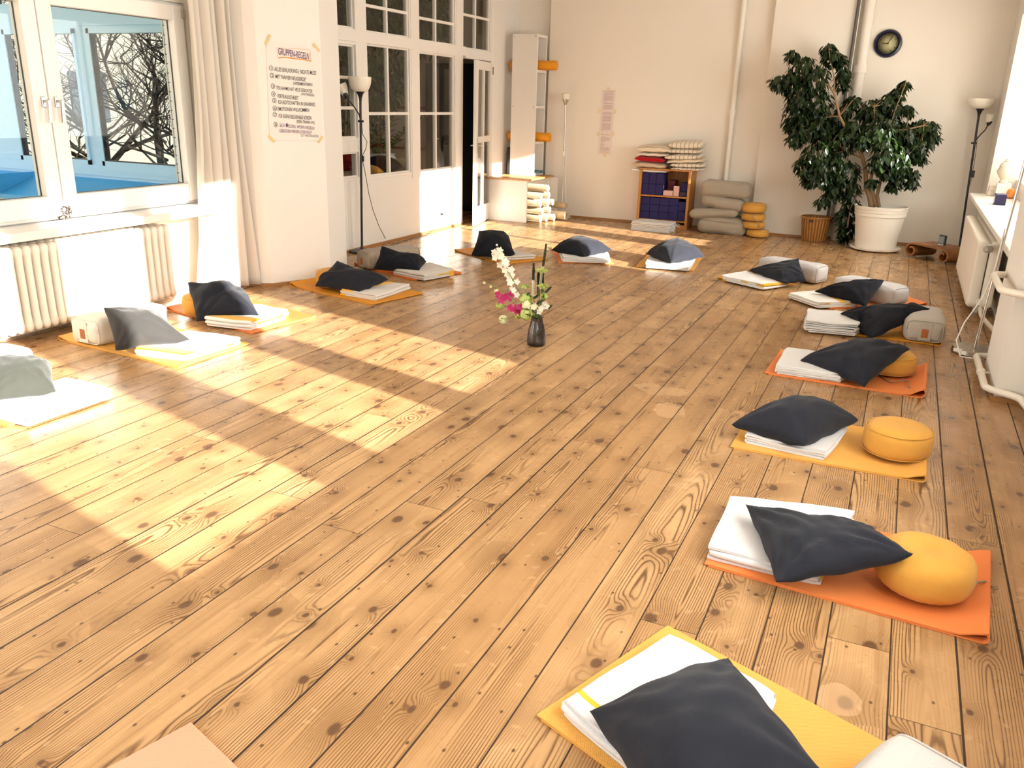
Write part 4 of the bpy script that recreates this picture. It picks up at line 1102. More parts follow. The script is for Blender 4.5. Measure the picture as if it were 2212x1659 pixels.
LINES = [(0, 600, 667, 112, 122, 15, 'GRUPPEN-REGELN'),
 (1, 592, 682, 150, 158, 9.5, 'ALLES EINLADUNG | NICHTS MUSS'), (1, 594, 661, 166, 172, 9, 'MIT "NAIVER NEUGIERDE"'), (1, 633, 674, 181, 183, 7, 'EXPERIMENTIEREN'),
 (1, 596, 674, 190, 197, 8, 'TEILNAHME HAT VIELE GESICHTER'), (1, 650, 678, 203, 206, 5.5, '(UND GRENZEN)'), (1, 598, 644, 208, 212, 9, 'VERTRAULICHKEIT'),
 (1, 600, 680, 221, 226, 8.5, 'ICH-BOTSCHAFTEN IN SHARINGS'), (1, 599, 667, 236, 238, 8.5, 'EMOTIONEN WILLKOMMEN'), (1, 601, 672, 251, 255, 8.5, 'F\u00dcR EIGENE BED\u00dcRFNISSE SORGEN'), (1, 640, 679, 263, 265, 7, '(ESSEN, TRINKEN, WC)'),
 (2, 603, 678, 271, 277, 7.5, 'SICH MELDEN, WENN REGELN'), (2, 603, 673, 283, 286, 7.5, 'GEBROCHEN WERDEN (ODER NICHT'), (2, 649, 687, 293, 294, 5.5, 'GUT WEITERLAUFEN)')]
inks = [MB(), MB(), MB()]
for (ik, x0, x1, ya, yb, hp, s_) in LINES:
    a = on_pier(x0, ya + hp * .35, .0062); b = on_pier(x1, yb + hp * .45, .0062); up_ = on_pier(x0, ya - hp * .65, .0062)
    ux = (b - a).normalized(); uy = (up_ - a); sz = uy.length * 1.35; uy.normalize()
    text_mesh(inks[ik], s_, a, ux, uy, sz, width=(b - a).length, font_off=.012 if ik == 0 else .004)
for (k, px, py) in ((1, 585, 147), (2, 587, 163), (3, 589, 186), (4, 590, 203), (5, 592, 217), (6, 593, 234), (7, 593, 247), (8, 595, 269)):
    c = on_pier(px, py, .0062); ux = PU; uy = Vector((0, 0, 1))
    rr = .019
    inks[1].tube([c + ux * math.cos(2 * PI * q / 20) * rr * .85 + uy * math.sin(2 * PI * q / 20) * rr for q in range(21)], .0016, 5)
    text_mesh(inks[1], str(k), c - ux * .007 - uy * .012, ux, uy, .033)
c = on_pier(619, 270, .0064); inks[2].obox(c, PU, (0, 0, 1), PN, .009, .012, .0004)
for mb_, mt, nm in ((inks[0], M_VIO, 'heading'), (inks[1], M_INK, 'lettering'), (inks[2], M_VIO, 'lettering')): mb_.build(nm, mt, t)
m = MB(); pts = [on_pier(*p, .0062) for p in ((599, 124), (597, 103), (669, 107), (671, 131))]
m.tube(pts, .0012, 5); m.tube([on_pier(601, 125, .0065), on_pier(615, 124, .0065), on_pier(650, 128, .0065), on_pier(672, 132, .0065)], .004, 5)
m.build('underline', M_ORG, t)

# ------------------------------------------------------------------ far wall: paper sheets, clock
t = thing('wall_notice', 'long narrow printed sheets taped to the far wall', 'paper notice', PY(1308, 335, YF))
def onf(px, py, off=.004): return PY(px, py, YF - off)
a, b, c, d = onf(1301, 194), onf(1330, 194), onf(1319, 335), onf(1291, 334)
for k, (f0, f1) in enumerate(((0, .32), (.325, .65), (.655, .99))):
    q = [a.lerp(d, f0), b.lerp(c, f0), b.lerp(c, f1), a.lerp(d, f1)]
    m = MB(); m.add(q + [v + Vector((0, .002, 0)) for v in q], [(0, 3, 2, 1), (4, 5, 6, 7), (0, 1, 5, 4), (1, 2, 6, 5), (2, 3, 7, 6), (3, 0, 4, 7)])
    sh = m.build('sheet', plain('pinkish_paper', (0.80, 0.68, 0.62), .7), t)
    rnd = random.Random(k); m = MB(); n = 24
    for i in range(n):
        if rnd.random() < .14 or i in (0, n - 1): continue
        f = f0 + (f1 - f0) * (i + .5) / n
        l, r = a.lerp(d, f), b.lerp(c, f)
        l2, r2 = l.lerp(r, .17), l.lerp(r, .84 if rnd.random() > .2 else rnd.uniform(.3, .7))
        x = 0.0
        while x < .98:
            w_ = rnd.uniform(.04, .12); x2 = min(x + w_, 1)
            p0, p1 = l2.lerp(r2, x), l2.lerp(r2, x2)
            m.box(p0.x, p1.x, p0.y - .0015, p0.y - .001, p0.z - .003, p0.z + .003); x = x2 + .015
    m.build('lettering', plain('grey_print', (0.52, 0.40, 0.36), .8), sh)
for (x, y) in ((1314, 193), (1296, 240), (1328, 241), (1293, 290), (1324, 289), (1307, 334)):
    p = onf(x, y, .007); m = MB(); m.box(p.x - .022, p.x + .022, p.y, p.y + .001, p.z - .028, p.z + .028); m.build('tape', plain('pale_tape', (0.80, 0.66, 0.45), .7), t)
cc_ = PY(1917.5, 94, YF); cc_.y = YF
t = thing('wall_clock', 'round wall clock with dark blue rim showing nine and five past', 'clock', (cc_.x, YF, cc_.z))
ax = (0, -1, 0)
m = MB(); m.lathe([(.118, .004), (.155, .0), (.160, .012), (.152, .034), (.135, .040), (.124, .030), (.122, .012)], (cc_.x, YF, cc_.z), 64, axis=ax, cap=False)
m.build('rim', plain('navy_plastic', (0.008, 0.010, 0.045), .25), t, smooth=True, auto=50)
m = MB(); m.lathe([(.158, .0), (.165, .001), (.166, .008), (.160, .012)], (cc_.x, YF, cc_.z), 64, axis=ax, cap=False); m.build('outer_ring', M_CHROME, t, smooth=True)
m = MB(); m.lathe([(.123, .010), (.0005, .012)], (cc_.x, YF, cc_.z), 48, axis=ax); fc = m.build('dial', plain('pale_olive_dial', (0.46, 0.42, 0.22), .6), t, smooth=True)
m = MB(); O = Vector((cc_.x, YF - .0145, cc_.z)); UX, UZ = Vector((1, 0, 0)), Vector((0, 0, 1))
for h in range(1, 13):
    an = PI / 2 - h * PI / 6; c = O + UX * math.cos(an) * .098 + UZ * math.sin(an) * .098
    s_ = str(h); text_mesh(m, s_, c - UX * (.010 * len(s_)) - UZ * .0115, UX, UZ, .034, font_off=.006)
m.build('numerals', plain('brown_print', (0.07, 0.045, 0.012), .7), fc)
def hand(an, ln, w_, nm):
    d = UX * math.cos(an) + UZ * math.sin(an); m = MB(); m.obox(O + d * (ln / 2 - .006) - Vector((0, .003, 0)), d, d.cross(Vector((0, 1, 0))), (0, 1, 0), ln / 2 + .006, w_, .001)
    m.build(nm, plain('brown_hand', (0.03, 0.018, 0.006), .5), t)
hand(PI / 2 - 2 * PI * (9.07 / 12), .062, .0045, 'hour_hand'); hand(PI / 2 - 2 * PI * 5 / 60, .098, .003, 'minute_hand')

# ------------------------------------------------------------------ floor lamps
def torchiere(label, base, top, z_top, shade_r, arm, cord, pole_mat=None):
    """uplighter with a reading arm; base and top are points of the pole"""
    t = thing('floor_lamp', label, 'floor lamp', base)
    b, tp = Vector(base), Vector(top)
    m = MB(); m.lathe([(.13, 0), (.135, .008), (.13, .022), (.05, .032), (.018, .04), (.0125, .07)], b, 40); m.build('base', M_BLACK, t, smooth=True, auto=40)
    m = MB(); m.tube([b + Vector((0, 0, .03)), b.lerp(tp, .5), tp], .0125, 12)
    for f in (.36, .68): m.tube([b.lerp(tp, f) - Vector((0, 0, .006)), b.lerp(tp, f) + Vector((0, 0, .006))], .0145, 12)
    m.build('pole', M_BLACK, t, smooth=True, auto=50)
    m = MB(); m.lathe([(.013, 0), (.016, .03), (.030, .07), (.046, .09), (.05, .095), (.001, .096)], tp - Vector((0, 0, .03)), 24); m.build('socket_cone', M_BLACK, t, smooth=True, auto=40)
    s0 = tp + Vector((0, 0, .062)); h = z_top - s0.z
    prof = [(.045, 0)] + [(.045 + (shade_r - .045) * math.sin(PI / 2 * k / 10) ** .75, h * (1 - math.cos(PI / 2 * k / 10)) ** .85) for k in range(1, 11)]
    prof += [(r_ - .004, z_ + .001) for r_, z_ in reversed(prof)]
    m = MB(); m.lathe(prof, s0, 40); tag(m.build('lamp_shade', M_OPAL, t, smooth=True, auto=60), 'opal white bowl shade')
    pts = [Vector(p) for p in arm]
    m = MB(); m.tube(pts, .007, 8); c0 = pts[0]; m.tube([c0 - Vector((.03, 0, 0)), c0 + Vector((.03, 0, 0))], .012, 10); a_ = m.build('reading_arm', M_BLACK, t, smooth=True, auto=50)
    d = (pts[-1] - pts[-2]).normalized(); e = pts[-1]
    m = MB(); m.lathe([(.008, 0), (.02, .015), (.028, .045), (.028, .06), (.001, .061)], e, 18, axis=d); m.build('socket', M_BLACK, a_, smooth=True, auto=40)
    return t, a_, e + d * .05, d
def bell(parent, e, d, l, r):
    prof = [(.026, 0), (.038, l * .25), (r * .85, l * .6), (r, l)]; prof += [(q - .003, z) for q, z in reversed(prof)]
    m = MB(); m.lathe(prof, e, 28, axis=d); tag(m.build('small_shade', M_OPAL, parent, smooth=True, auto=60), 'small opal shade of the reading arm')
YL = 7.60
base = P(782, 545); base.z = 0; YL = base.y
tp = PY(778.6, 212, YL)
arm = [PY(779.5, 262, YL), PY(776, 248, YL), PY(766, 232, YL - .02), PY(753, 216, YL - .04), PY(751, 212.5, YL - .045)]
t, a_, e, d = torchiere('black floor lamp with white bowl and reading arm by the partition', base, tp, PY(777, 166, YL).z, .118, arm, None)
d = (PY(739, 190, YL - .06) - PY(751, 212, YL - .045)).normalized(); bell(a_, arm[-1] + d * .03, d, .115, .062)
m = MB(); cp = [(781, 262, 0), (783, 290, .01), (793, 306, .02), (790, 322, .02), (783, 336, .02), (784, 350, .02), (789, 375, .05), (797, 420, .15), (806, 455, .25), (820, 492, .3)]
pts = [PY(x, y, YL + dy) for x, y, dy in cp]
pts += [P(836, 521, .006), P(845, 528, .006), P(862, 524, .006), P(880, 518, .006), P(905, 512, .006), P(922, 508, .006), P(937, 497, .03)]
pts += [Vector((XP + .03, 9.52, .12)), Vector((XP + .03, 9.53, .2))]
m.tube(pts, .0035, 6); m.build('cord', M_BLACK, t, smooth=True)
m = MB(); p = PY(783.5, 343, YL + .02); m.obox(p, (1, 0, 0), (0, 1, 0), (0, 0, 1), .013, .012, .03); m.build('switch', M_BLACK, t, bevel=.004)
t = thing('wall_socket', 'small white socket low on the partition with the lamp plug', 'socket', (XP + .005, 9.53, .17))
m = MB(); m.box(XP + .004, XP + .016, 9.49, 9.57, .17, .25); m.build('plate', M_PVC, t, bevel=.004)
m = MB(); m.tube([(XP + .016, 9.53, .21), (XP + .05, 9.53, .205)], .014, 12); m.build('plug', M_BLACK, t, smooth=True, auto=40)
YR = 11.55
a, b = PY(2072.8, 530.4, YR), PY(2113.5, 255, YR); dr = (b - a) / (b.z - a.z); base = a - dr * a.z
arm = [PY(2104, 309, YR), PY(2109, 301, YR), PY(2118, 291, YR), PY(2128, 281, YR), PY(2133, 272, YR)]
t, a_, e, d = torchiere('black floor lamp with white bowl in the far right corner', base, PY(2114.8, 247, YR), PY(2120, 213, YR).z, .148, arm, None)
dd = (PY(2139, 255, YR) - PY(2135, 268, YR)).normalized(); bell(a_, arm[-1] + dd * .04, dd, .09, .05)
m = MB(); pts = [PY(x, y, YR - .02) for x, y in ((2107, 290), (2111, 296), (2110, 312), (2107, 335), (2104, 355), (2101, 370), (2099, 385), (2096, 400))]
m.tube(pts, .003, 6); m.build('cord', M_BLACK, t, smooth=True)
m = MB(); p = PY(2101.5, 376, YR - .02); m.obox(p, (1, 0, 0), (0, 1, 0), (0, 0, 1), .018, .014, .04); m.build('switch', M_BLACK, t, bevel=.004)
# thin steel lamp by the far wall
YS = 11.62
a = PY(1215.5, 472, YS); b = PY(1221.5, 222, YS)
t = thing('floor_lamp', 'thin steel lamp with small white glass beside the shelf tower', 'floor lamp', (a.x, YS, 0)); t['group'] = 'floor lamps'
m = MB(); m.lathe([(.11, 0), (.112, .012), (.10, .02), (.02, .026), (.01, .04)], (a.x, YS, 0), 32); m.build('base', M_STEEL, t, smooth=True, auto=40)
m = MB(); m.tube([(a.x, YS, .02), b], .009, 10); m.build('pole', M_STEEL, t, smooth=True, auto=50)
m = MB(); m.lathe([(.01, -.03), (.018, -.02), (.03, .01), (.045, .035), (.047, .045), (.001, .046)], b, 20); m.build('cup', M_STEEL, t, smooth=True, auto=50)
m = MB(); m.lathe([(.044, .04), (.055, .09), (.058, .12), (.050, .122), (.030, .125), (.02, .135), (.001, .138)], b, 24); m.build('lamp_shade', M_OPAL, t, smooth=True, auto=50)
m = MB(); p = PY(1218, 332, YS - .02); m.obox(p, (1, 0, 0), (0, 1, 0), (0, 0, 1), .013, .012, .035); m.build('switch', M_PVC, t, bevel=.004)
m = MB(); m.tube([Vector(p) for p in ((a.x + .02, YS - .02, 1.0), (a.x + .03, YS - .04, .5), (a.x + .10, YS - .10, .12), (a.x + .16, YS - .1, .03), (a.x + .1, YS - .14, .008), (a.x - .05, YS - .12, .02))], .004, 6); m.build('cord', M_PVC, t, smooth=True)
# chrome lamp beside the right pier
b0 = Vector((.637, 6.52, 0))
t = thing('floor_lamp', 'chrome floor lamp with round base beside the right pier', 'floor lamp', b0); t['group'] = 'floor lamps'
m = MB(); m.lathe([(.142, 0), (.145, .006), (.142, .034), (.138, .038), (.02, .040), (.012, .052)], b0, 56); m.build('base', plain('satin_steel', (.40, .36, .30), .30, metal=1.0), t, smooth=True, auto=30)
m = MB(); tp = Vector((.722, 6.52, 1.75)); m.tube([b0 + Vector((0, 0, .04)), tp], .0105, 14); m.build('pole', M_CHROME, t, smooth=True, auto=50)
m = MB(); m.lathe([(.012, 0), (.05, .05), (.10, .14), (.14, .17), (.136, .172), (.09, .142)], tp, 32); m.build('lamp_shade', M_OPAL, t, smooth=True, auto=50)
m = MB(); m.tube([tp.lerp(b0, .5) + Vector((-.012, 0, 0)), Vector((.655, 6.47, .62)), Vector((.615, 6.42, .42)), Vector((.53, 6.37, .24)), Vector((.50, 6.33, .12)), Vector((.54, 6.29, .02)), Vector((.60, 6.24, .03)), Vector((.70, 6.25, .02))], .005, 8); m.build('cord', M_PVC, t, smooth=True)
m = MB(); m.obox((.527, 6.415, .031), (.96, -.28, 0), (.28, .96, 0), (0, 0, 1), .028, .004, .012); m.build('sticker', M_PVC, t)
for o in S.objects:
    if o.name.startswith('floor_lamp') and o.parent is None: o['group'] = 'floor lamps'

# ------------------------------------------------------------------ desk, shelf tower, rolled mats
t = thing('side_cabinet', 'low white cabinet with pine top holding rolled cream mats', 'cabinet', (-5.0, 11.2, 0))
m = MB(); m.box(-5.33, -4.74, 10.82, 10.85, 0, .572); m.build('side_panel', M_PAINT, t, bevel=.003)
m = MB(); m.box(-5.33, -4.74, 11.60, 11.63, 0, .572); m.build('side_panel', M_PAINT, t, bevel=.003)
m = MB(); m.box(-5.33, -5.30, 10.85, 11.60, 0, .572); m.build('back_panel', M_PAINT, t)
m = MB(); m.box(-5.36, -4.70, 10.79, 11.70, .572, .596); m.build('top', M_WOODT, t, bevel=.004)
m = MB(); m.box(-4.74, -4.61, 11.62, 11.66, 0, .572); m.build('end_post', M_PAINT, t)
t = thing('shelf_tower', 'tall narrow white open shelf standing on the cabinet', 'shelf', (-5.05, 11.5, .596))
X0, X1, Y0, Y1, Z0, Z1 = -5.255, -4.875, 11.35, 11.70, .597, 2.50
m = MB(); m.box(X0, X1, Y0, Y0 + .025, Z0, Z1); m.build('side_panel', M_PAINT, t, bevel=.002)
m = MB(); m.box(X0, X1, Y1 - .025, Y1, Z0, Z1); m.build('side_panel', M_PAINT, t, bevel=.002)
zs = [Z0, Z0 + .04]
for z in (Z0 + .02, 1.055, 1.545, 2.02, Z1 - .022): m = MB(); m.box(X0, X1, Y0 + .025, Y1 - .025, z - .018, z + .02); m.build('board', M_PAINT, t, bevel=.002)
m = MB()
for (x, z) in ((X0 + .03, Z1 - .03), (X1 - .03, Z1 - .03), (X0 + .03, 1.545), (X1 - .03, 1.545)): m.tube([(x, Y0 - .002, z), (x, Y0 + .004, z)], .007, 10)
m.build('screw', plain('grey_screw', (.3, .27, .22), .4, metal=1), t)

def roll(name, label, c, ax, L, r, mat, group, inner=.012, turns=5.5, cat='rolled mat', edge=0.0):
    ax = Vector(ax).normalized(); up = Vector((0, 0, 1)); sd = ax.cross(up).normalized(); up = sd.cross(ax)
    n = 110; th = (r - inner) / turns * .86; vs = []; fs = []
    for e in range(2):
        for k in range(n):
            f = k / (n - 1); an = f * turns * 2 * PI + PI * .6; rr = inner + (r - inner) * f
            for q in (rr, rr - th * .9):
                vs.append(Vector(c) + ax * (e - .5) * L + sd * math.cos(an) * q + up * math.sin(an) * q)
    b = 2 * n
    for k in range(n - 1):
        fs += [(2 * k, 2 * k + 2, b + 2 * k + 2, b + 2 * k), (2 * k + 1, b + 2 * k + 1, b + 2 * k + 3, 2 * k + 3)]
        fs += [(2 * k, 2 * k + 1, 2 * k + 3, 2 * k + 2), (b + 2 * k, b + 2 * k + 2, b + 2 * k + 3, b + 2 * k + 1)]
    fs.append((2 * n - 2, 2 * n - 1, b + 2 * n - 1, b + 2 * n - 2))
    o = MB().add(vs, fs).build(name, mat, smooth=True, auto=40)
    return tag(o, label, cat, group)
AMB = rubber('mat_roll_amber', (0.86, 0.36, 0.03))
roll('rolled_yoga_mat', 'upper amber mat rolled through the shelf tower', (-5.0, 11.525, 2.105), (1, -.02, 0), .70, .066, AMB, 'rolled mats in the shelf tower')
roll('rolled_yoga_mat', 'lower amber mat rolled through the shelf tower', (-5.04, 11.525, 1.14), (1, -.03, 0), .66, .066, AMB, 'rolled mats in the shelf tower')
o = tag(MB().box(-5.22, -4.80, 11.42, 11.6, .80, .83).build('folder', plain('teal_plastic', (.02, .10, .12), .4), bevel=.004), 'dark teal folder in the lowest shelf of the tower', 'folder'); o.location.z = .638
o = tag(MB().box(-5.345, -5.30, 11.45, 11.60, .597, .98).build('keyboard', M_BLACK, bevel=.004), 'dark flat device leaning behind the shelf tower', 'keyboard')
CREAM = fabric('cream_wool', (0.52, 0.41, 0.26), weave=400, var=.05)
rl = [(10.95, .055, -4.95, .055, 'bottom row, nearest'), (11.08, .06, -4.92, .06, 'bottom row, second'), (11.21, .055, -4.86, .055, 'bottom row, third'), (11.01, .155, -4.95, .053, 'second row, nearest'), (11.14, .165, -4.90, .055, 'second row, farther'),
      (10.95, .262, -4.97, .055, 'third row, nearest'), (11.08, .268, -4.90, .055, 'third row, second'), (11.2, .27, -4.88, .05, 'third row, third'), (10.97, .37, -4.97, .05, 'fourth row, nearest'), (11.1, .375, -4.90, .052, 'fourth row, second')]
for k, (y, z, x, r, w_) in enumerate(rl):
    roll('rolled_mat', 'cream rolled mat in the low cabinet, ' + w_, (x, y, z), (1, -.06 + .03 * (k % 3), 0), .78, r * .96, CREAM, 'cream rolled mats in the low cabinet', turns=3.6)
roll('rolled_mat', 'loose cream rolled mat lying on the floor beside the cabinet pile', (-4.52, 11.36, .075), (1, -.25, 0), .42, .072, CREAM, 'cream rolled mats in the low cabinet', turns=3)
roll('rolled_mat', 'cream rolled mat sticking out highest beside the cabinet', (-4.75, 11.05, .47), (1, -.12, .0), .50, .05, CREAM, 'cream rolled mats in the low cabinet', turns=3)
roll('rolled_mat', 'small cream rolled mat resting behind the pile by the thin lamp', (-4.60, 11.42, .21), (1, -.2, 0), .5, .05, CREAM, 'cream rolled mats in the low cabinet', turns=3)

# ------------------------------------------------------------------ bookcase with foam blocks and cushions
t = thing('bookcase', 'low open pine bookcase against the far wall full of foam blocks', 'bookcase', (-2.95, 11.57, 0))
BX0, BX1, BY0, BY1, BZ0, BZ1 = -3.315, -2.60, 11.40, 11.745, .06, .775
for x0, x1 in ((BX0, BX0 + .035), (BX1 - .035, BX1)): m = MB(); m.box(x0, x1, BY0, BY1, BZ0, BZ1); m.build('side_panel', M_WOODB, t, bevel=.006)
m = MB(); m.box(BX0 - .008, BX1 + .008, BY0 - .008, BY1, BZ1, BZ1 + .02); m.build('top', M_WOODB, t, bevel=.004)
for z in (.43, .105): m = MB(); m.box(BX0 + .035, BX1 - .035, BY0 + .01, BY1 - .01, z - .01, z + .01); m.build('board', M_WOODB, t, bevel=.002)
m = MB(); m.box(BX0 + .035, BX1 - .035, BY1 - .012, BY1 - .002, .1, BZ1); m.build('back_panel', wood('pine_back', (.40, .17, .035), (.30, .11, .02), (20, 20, 2)), t)
m = MB(); m.box(BX0, BX1, BY0 + .02, BY1 - .02, 0, .06); m.build('plinth', M_WOODB, t)
NAVY = plain('navy_foam', (0.018, 0.012, 0.085), .85, var=.1, vscale=9); PINK = plain('pale_pink_foam', (0.66, 0.42, 0.36), .85); MAROON = plain('maroon_foam', (0.10, 0.018, 0.02), .85); PLUM = plain('plum_foam', (0.055, 0.03, 0.06), .85)
proto = {}
def block(x0, z0, w_, h, mat, label, dy=0.0, depth=.22, grp='navy foam blocks in the bookcase'):
    key = (round(w_, 3), round(h, 3), mat.name, depth)
    if key not in proto:
        m = MB(); m.box(0, w_ - .002, 0, depth, 0, h - .002); o = m.build('yoga_block', mat, bevel=.006, origin=(0, 0, 0)); proto[key] = o
    else:
        o = proto[key].copy(); S.collection.objects.link(o)
    o.location = (x0, BY0 + .03 + dy, z0)
    tag(o, label, 'foam block', grp)
nm = ['first', 'second', 'third', 'fourth', 'fifth']
for c in range(3):
    for r_ in range(2): block(BX0 + .038 + c * .099, .441 + r_ * .148, .099, .148, NAVY, 'navy foam block on the upper board, %s column from left, %s' % (nm[c], ('lower', 'upper')[r_]))
for c in range(4):
    for r_ in range(3): block(BX0 + .038 + c * .134, .116 + r_ * .098, .134, .098, NAVY, 'navy foam block on the lower board, %s column from left, %s row' % (nm[c], ('bottom', 'middle', 'top')[r_]))
block(BX0 + .038 + 4 * .134, .116, .10, .13, NAVY, 'navy foam block against the right side of the lower board, bottom'); block(BX0 + .038 + 4 * .134, .248, .10, .13, NAVY, 'navy foam block against the right side of the lower board, upper')
g2 = 'odd coloured foam blocks in the bookcase'
block(BX0 + .345, .441, .135, .072, PINK, 'pale pink foam block lying flat in the bookcase', dy=.0, depth=.10, grp=g2); block(BX0 + .485, .441, .075, .135, PINK, 'pale pink foam block standing upright in the bookcase', dy=.0, depth=.10, grp=g2)
block(BX0 + .375, .441, .10, .20, MAROON, 'maroon foam block behind the pale pink one', dy=.115, depth=.15, grp=g2); block(BX0 + .575, .441, .10, .065, PLUM, 'plum foam block at the right of the upper board', dy=.02, depth=.15, grp=g2); block(BX0 + .575, .507, .10, .12, NAVY, 'dark foam block resting on the plum block', dy=.03, depth=.15, grp=g2)

def striped(name, col, line, freq, axis=0):
    if name in MATS: return MATS[name]
    t = NT(name); u = t.sep(t.coord('UV'))
    s_ = t.m_('GREATER_THAN', t.m_('SINE', t.m_('MULTIPLY', u[axis], freq)), .86)
    t.l.new(t.mix(s_, c4(col), c4(line)), t.b.inputs['Base Color']); t.b.inputs['Roughness'].default_value = .95
    t.bump(t.noise(t.coord(), 20, 3), .25, .01); MATS[name] = t.m; return t.m
TICK = striped('ticking_stripe', (0.80, 0.70, 0.56), (0.42, 0.34, 0.27), 110.0); OFFW = fabric('offwhite_cotton', (0.80, 0.70, 0.57)); BEIG = fabric('beige_cotton', (0.66, 0.48, 0.33)); REDC = fabric('red_cotton', (0.45, 0.004, 0.010)); WHC = fabric('white_cotton', (0.84, 0.80, 0.74)); TICK2 = striped('pale_stripe', (0.78, 0.66, 0.50), (0.55, 0.40, 0.26), 60.0, 1)
def stacked(px0, px1, pyt, pyb, mat, label, grp, yf=11.42, yb=11.72, tilt=0.0, seed=0, lift=0.0):
    """flat cushion in a pile, given by its outline on the pile's front"""
    a, b = PY(px0, (pyt + pyb) / 2, yf), PY(px1, (pyt + pyb) / 2, yf)
    zt, zb = PY((px0 + px1) / 2, pyt, yf + .1).z, PY((px0 + px1) / 2, pyb, yf).z
    zm = (zt + zb) / 2; h = (zt - zb)
    co = [Vector((a.x, yf, zm - tilt - h * .25)), Vector((b.x, yf, zm + tilt - h * .25)), Vector((b.x, yb, zm + tilt)), Vector((a.x, yb, zm - tilt))]
    vs, fs = pillow_mesh(co, h * 1.05, seed, None, n=22, power=.32, flat=.5, pinch=.03, wr=.004)
    n = 23; uvs = []
    X = [v.x for v in vs]; Yv = [v.y for v in vs]
    uvs = [(v.x, v.y) for v in vs]
    o = MB().add(vs, fs, uvs).build('cushion', mat, smooth=True)
    return tag(o, label, 'cushion', grp)
gl, gr_ = 'left pile of cushions on the bookcase', 'right pile of striped cushions on the bookcase'
def zx(x): return 1340 + x / 6.506
def zy(y): return 290 + y / 6.506
stacked(zx(150), zx(655), zy(465), zy(530), WHC, 'white cushion at the bottom of the left pile', gl, seed=1)
stacked(zx(155), zx(632), zy(375), zy(465), BEIG, 'beige cushion second from the bottom of the left pile', gl, seed=2, tilt=-.008)
stacked(zx(195), zx(610), zy(296), zy(380), REDC, 'red cushion in the middle of the left pile', gl, seed=3, tilt=-.008)
stacked(zx(225), zx(660), zy(248), zy(305), OFFW, 'thin off-white cushion on the red one', gl, seed=4)
stacked(zx(228), zx(690), zy(140), zy(245), TICK2, 'cream cushion on top of the left pile', gl, seed=5)
stacked(zx(700), zx(1150), zy(455), zy(508), TICK, 'striped cushion at the bottom of the right pile', gr_, seed=6)
stacked(zx(695), zx(1160), zy(388), zy(462), TICK, 'striped cushion second from the bottom of the right pile', gr_, seed=7, tilt=.006)
stacked(zx(650), zx(1165), zy(330), zy(400), TICK2, 'plain cream cushion folded in the right pile', gr_, seed=8, tilt=.018)
stacked(zx(620), zx(1110), zy(262), zy(350), TICK, 'striped cushion in the middle of the right pile', gr_, seed=9, tilt=.012)
stacked(zx(645), zx(1110), zy(190), zy(262), TICK, 'striped cushion second from the top of the right pile', gr_, seed=10, tilt=.004)
stacked(zx(675), zx(1145), zy(75), zy(192), TICK, 'striped cushion on top of the right pile', gr_, seed=11, tilt=.008)

# white blanket on the floor in front of the bookcase
q, z = blanket([(-2.72, 10.98), (-3.27, 11.02), (-3.25, 11.33), (-2.70, 11.30)], WHB, 'thick white folded blanket lying in front of the bookcase', layers=7, t=.015, gap=.002, z0=.001, wob=.012, rag=.02, seed=61,
        fringe=((-2.715, 10.97), (-2.70, 11.29), (.045, -.01)))
for o in S.objects:
    if o.get('label', '').startswith('thick white folded blanket lying'): o['group'] = 'blankets by the bookcase'

# pile of taupe bolsters and pile of mustard cushions
TAUPE = fabric('taupe_cotton', (0.37, 0.31, 0.235), var=.06, wr=.45)
def pilebox(x0, x1, y0, y1, label, yf=11.28, dep=.30, tilt=0.0, seed=0, r=.06):
    a, b = PY(zx(x0), zy((y0 + y1) / 2), yf), PY(zx(x1), zy((y0 + y1) / 2), yf)
    zt, zb = PY(zx((x0 + x1) / 2), zy(y0), yf + .06).z, PY(zx((x0 + x1) / 2), zy(y1), yf).z
    m = MB(); h = max(.05, (zt - zb) / 2)
    rbox_mesh(m, ((a.x + b.x) / 2, yf + dep / 2, max((zt + zb) / 2, h + .002)), (1, 0, tilt), (b.x - a.x) / 2, dep / 2, h, min(r, h * .9), puff=.012, seed=seed, wob=.014)
    o = m.build('bolster', TAUPE, smooth=True); tag(o, label, 'bolster', 'taupe bolsters piled by the far wall')
pilebox(1075, 1750, 1245, 1440, 'taupe bolster at the bottom of the pile', seed=1, tilt=-.03)
pilebox(1090, 1725, 1150, 1260, 'taupe bolster second from the bottom of the pile', seed=2, tilt=-.06, yf=11.30)
pilebox(965, 1640, 1045, 1180, 'taupe bolster sticking out to the left in the pile', seed=3, tilt=.10, yf=11.26)
pilebox(1130, 1720, 885, 1055, 'taupe bolster second from the top of the pile', seed=4, tilt=-.13, yf=11.26)
pilebox(1130, 1805, 670, 890, 'taupe bolster on top of the pile', seed=5, tilt=-.03, yf=11.26)
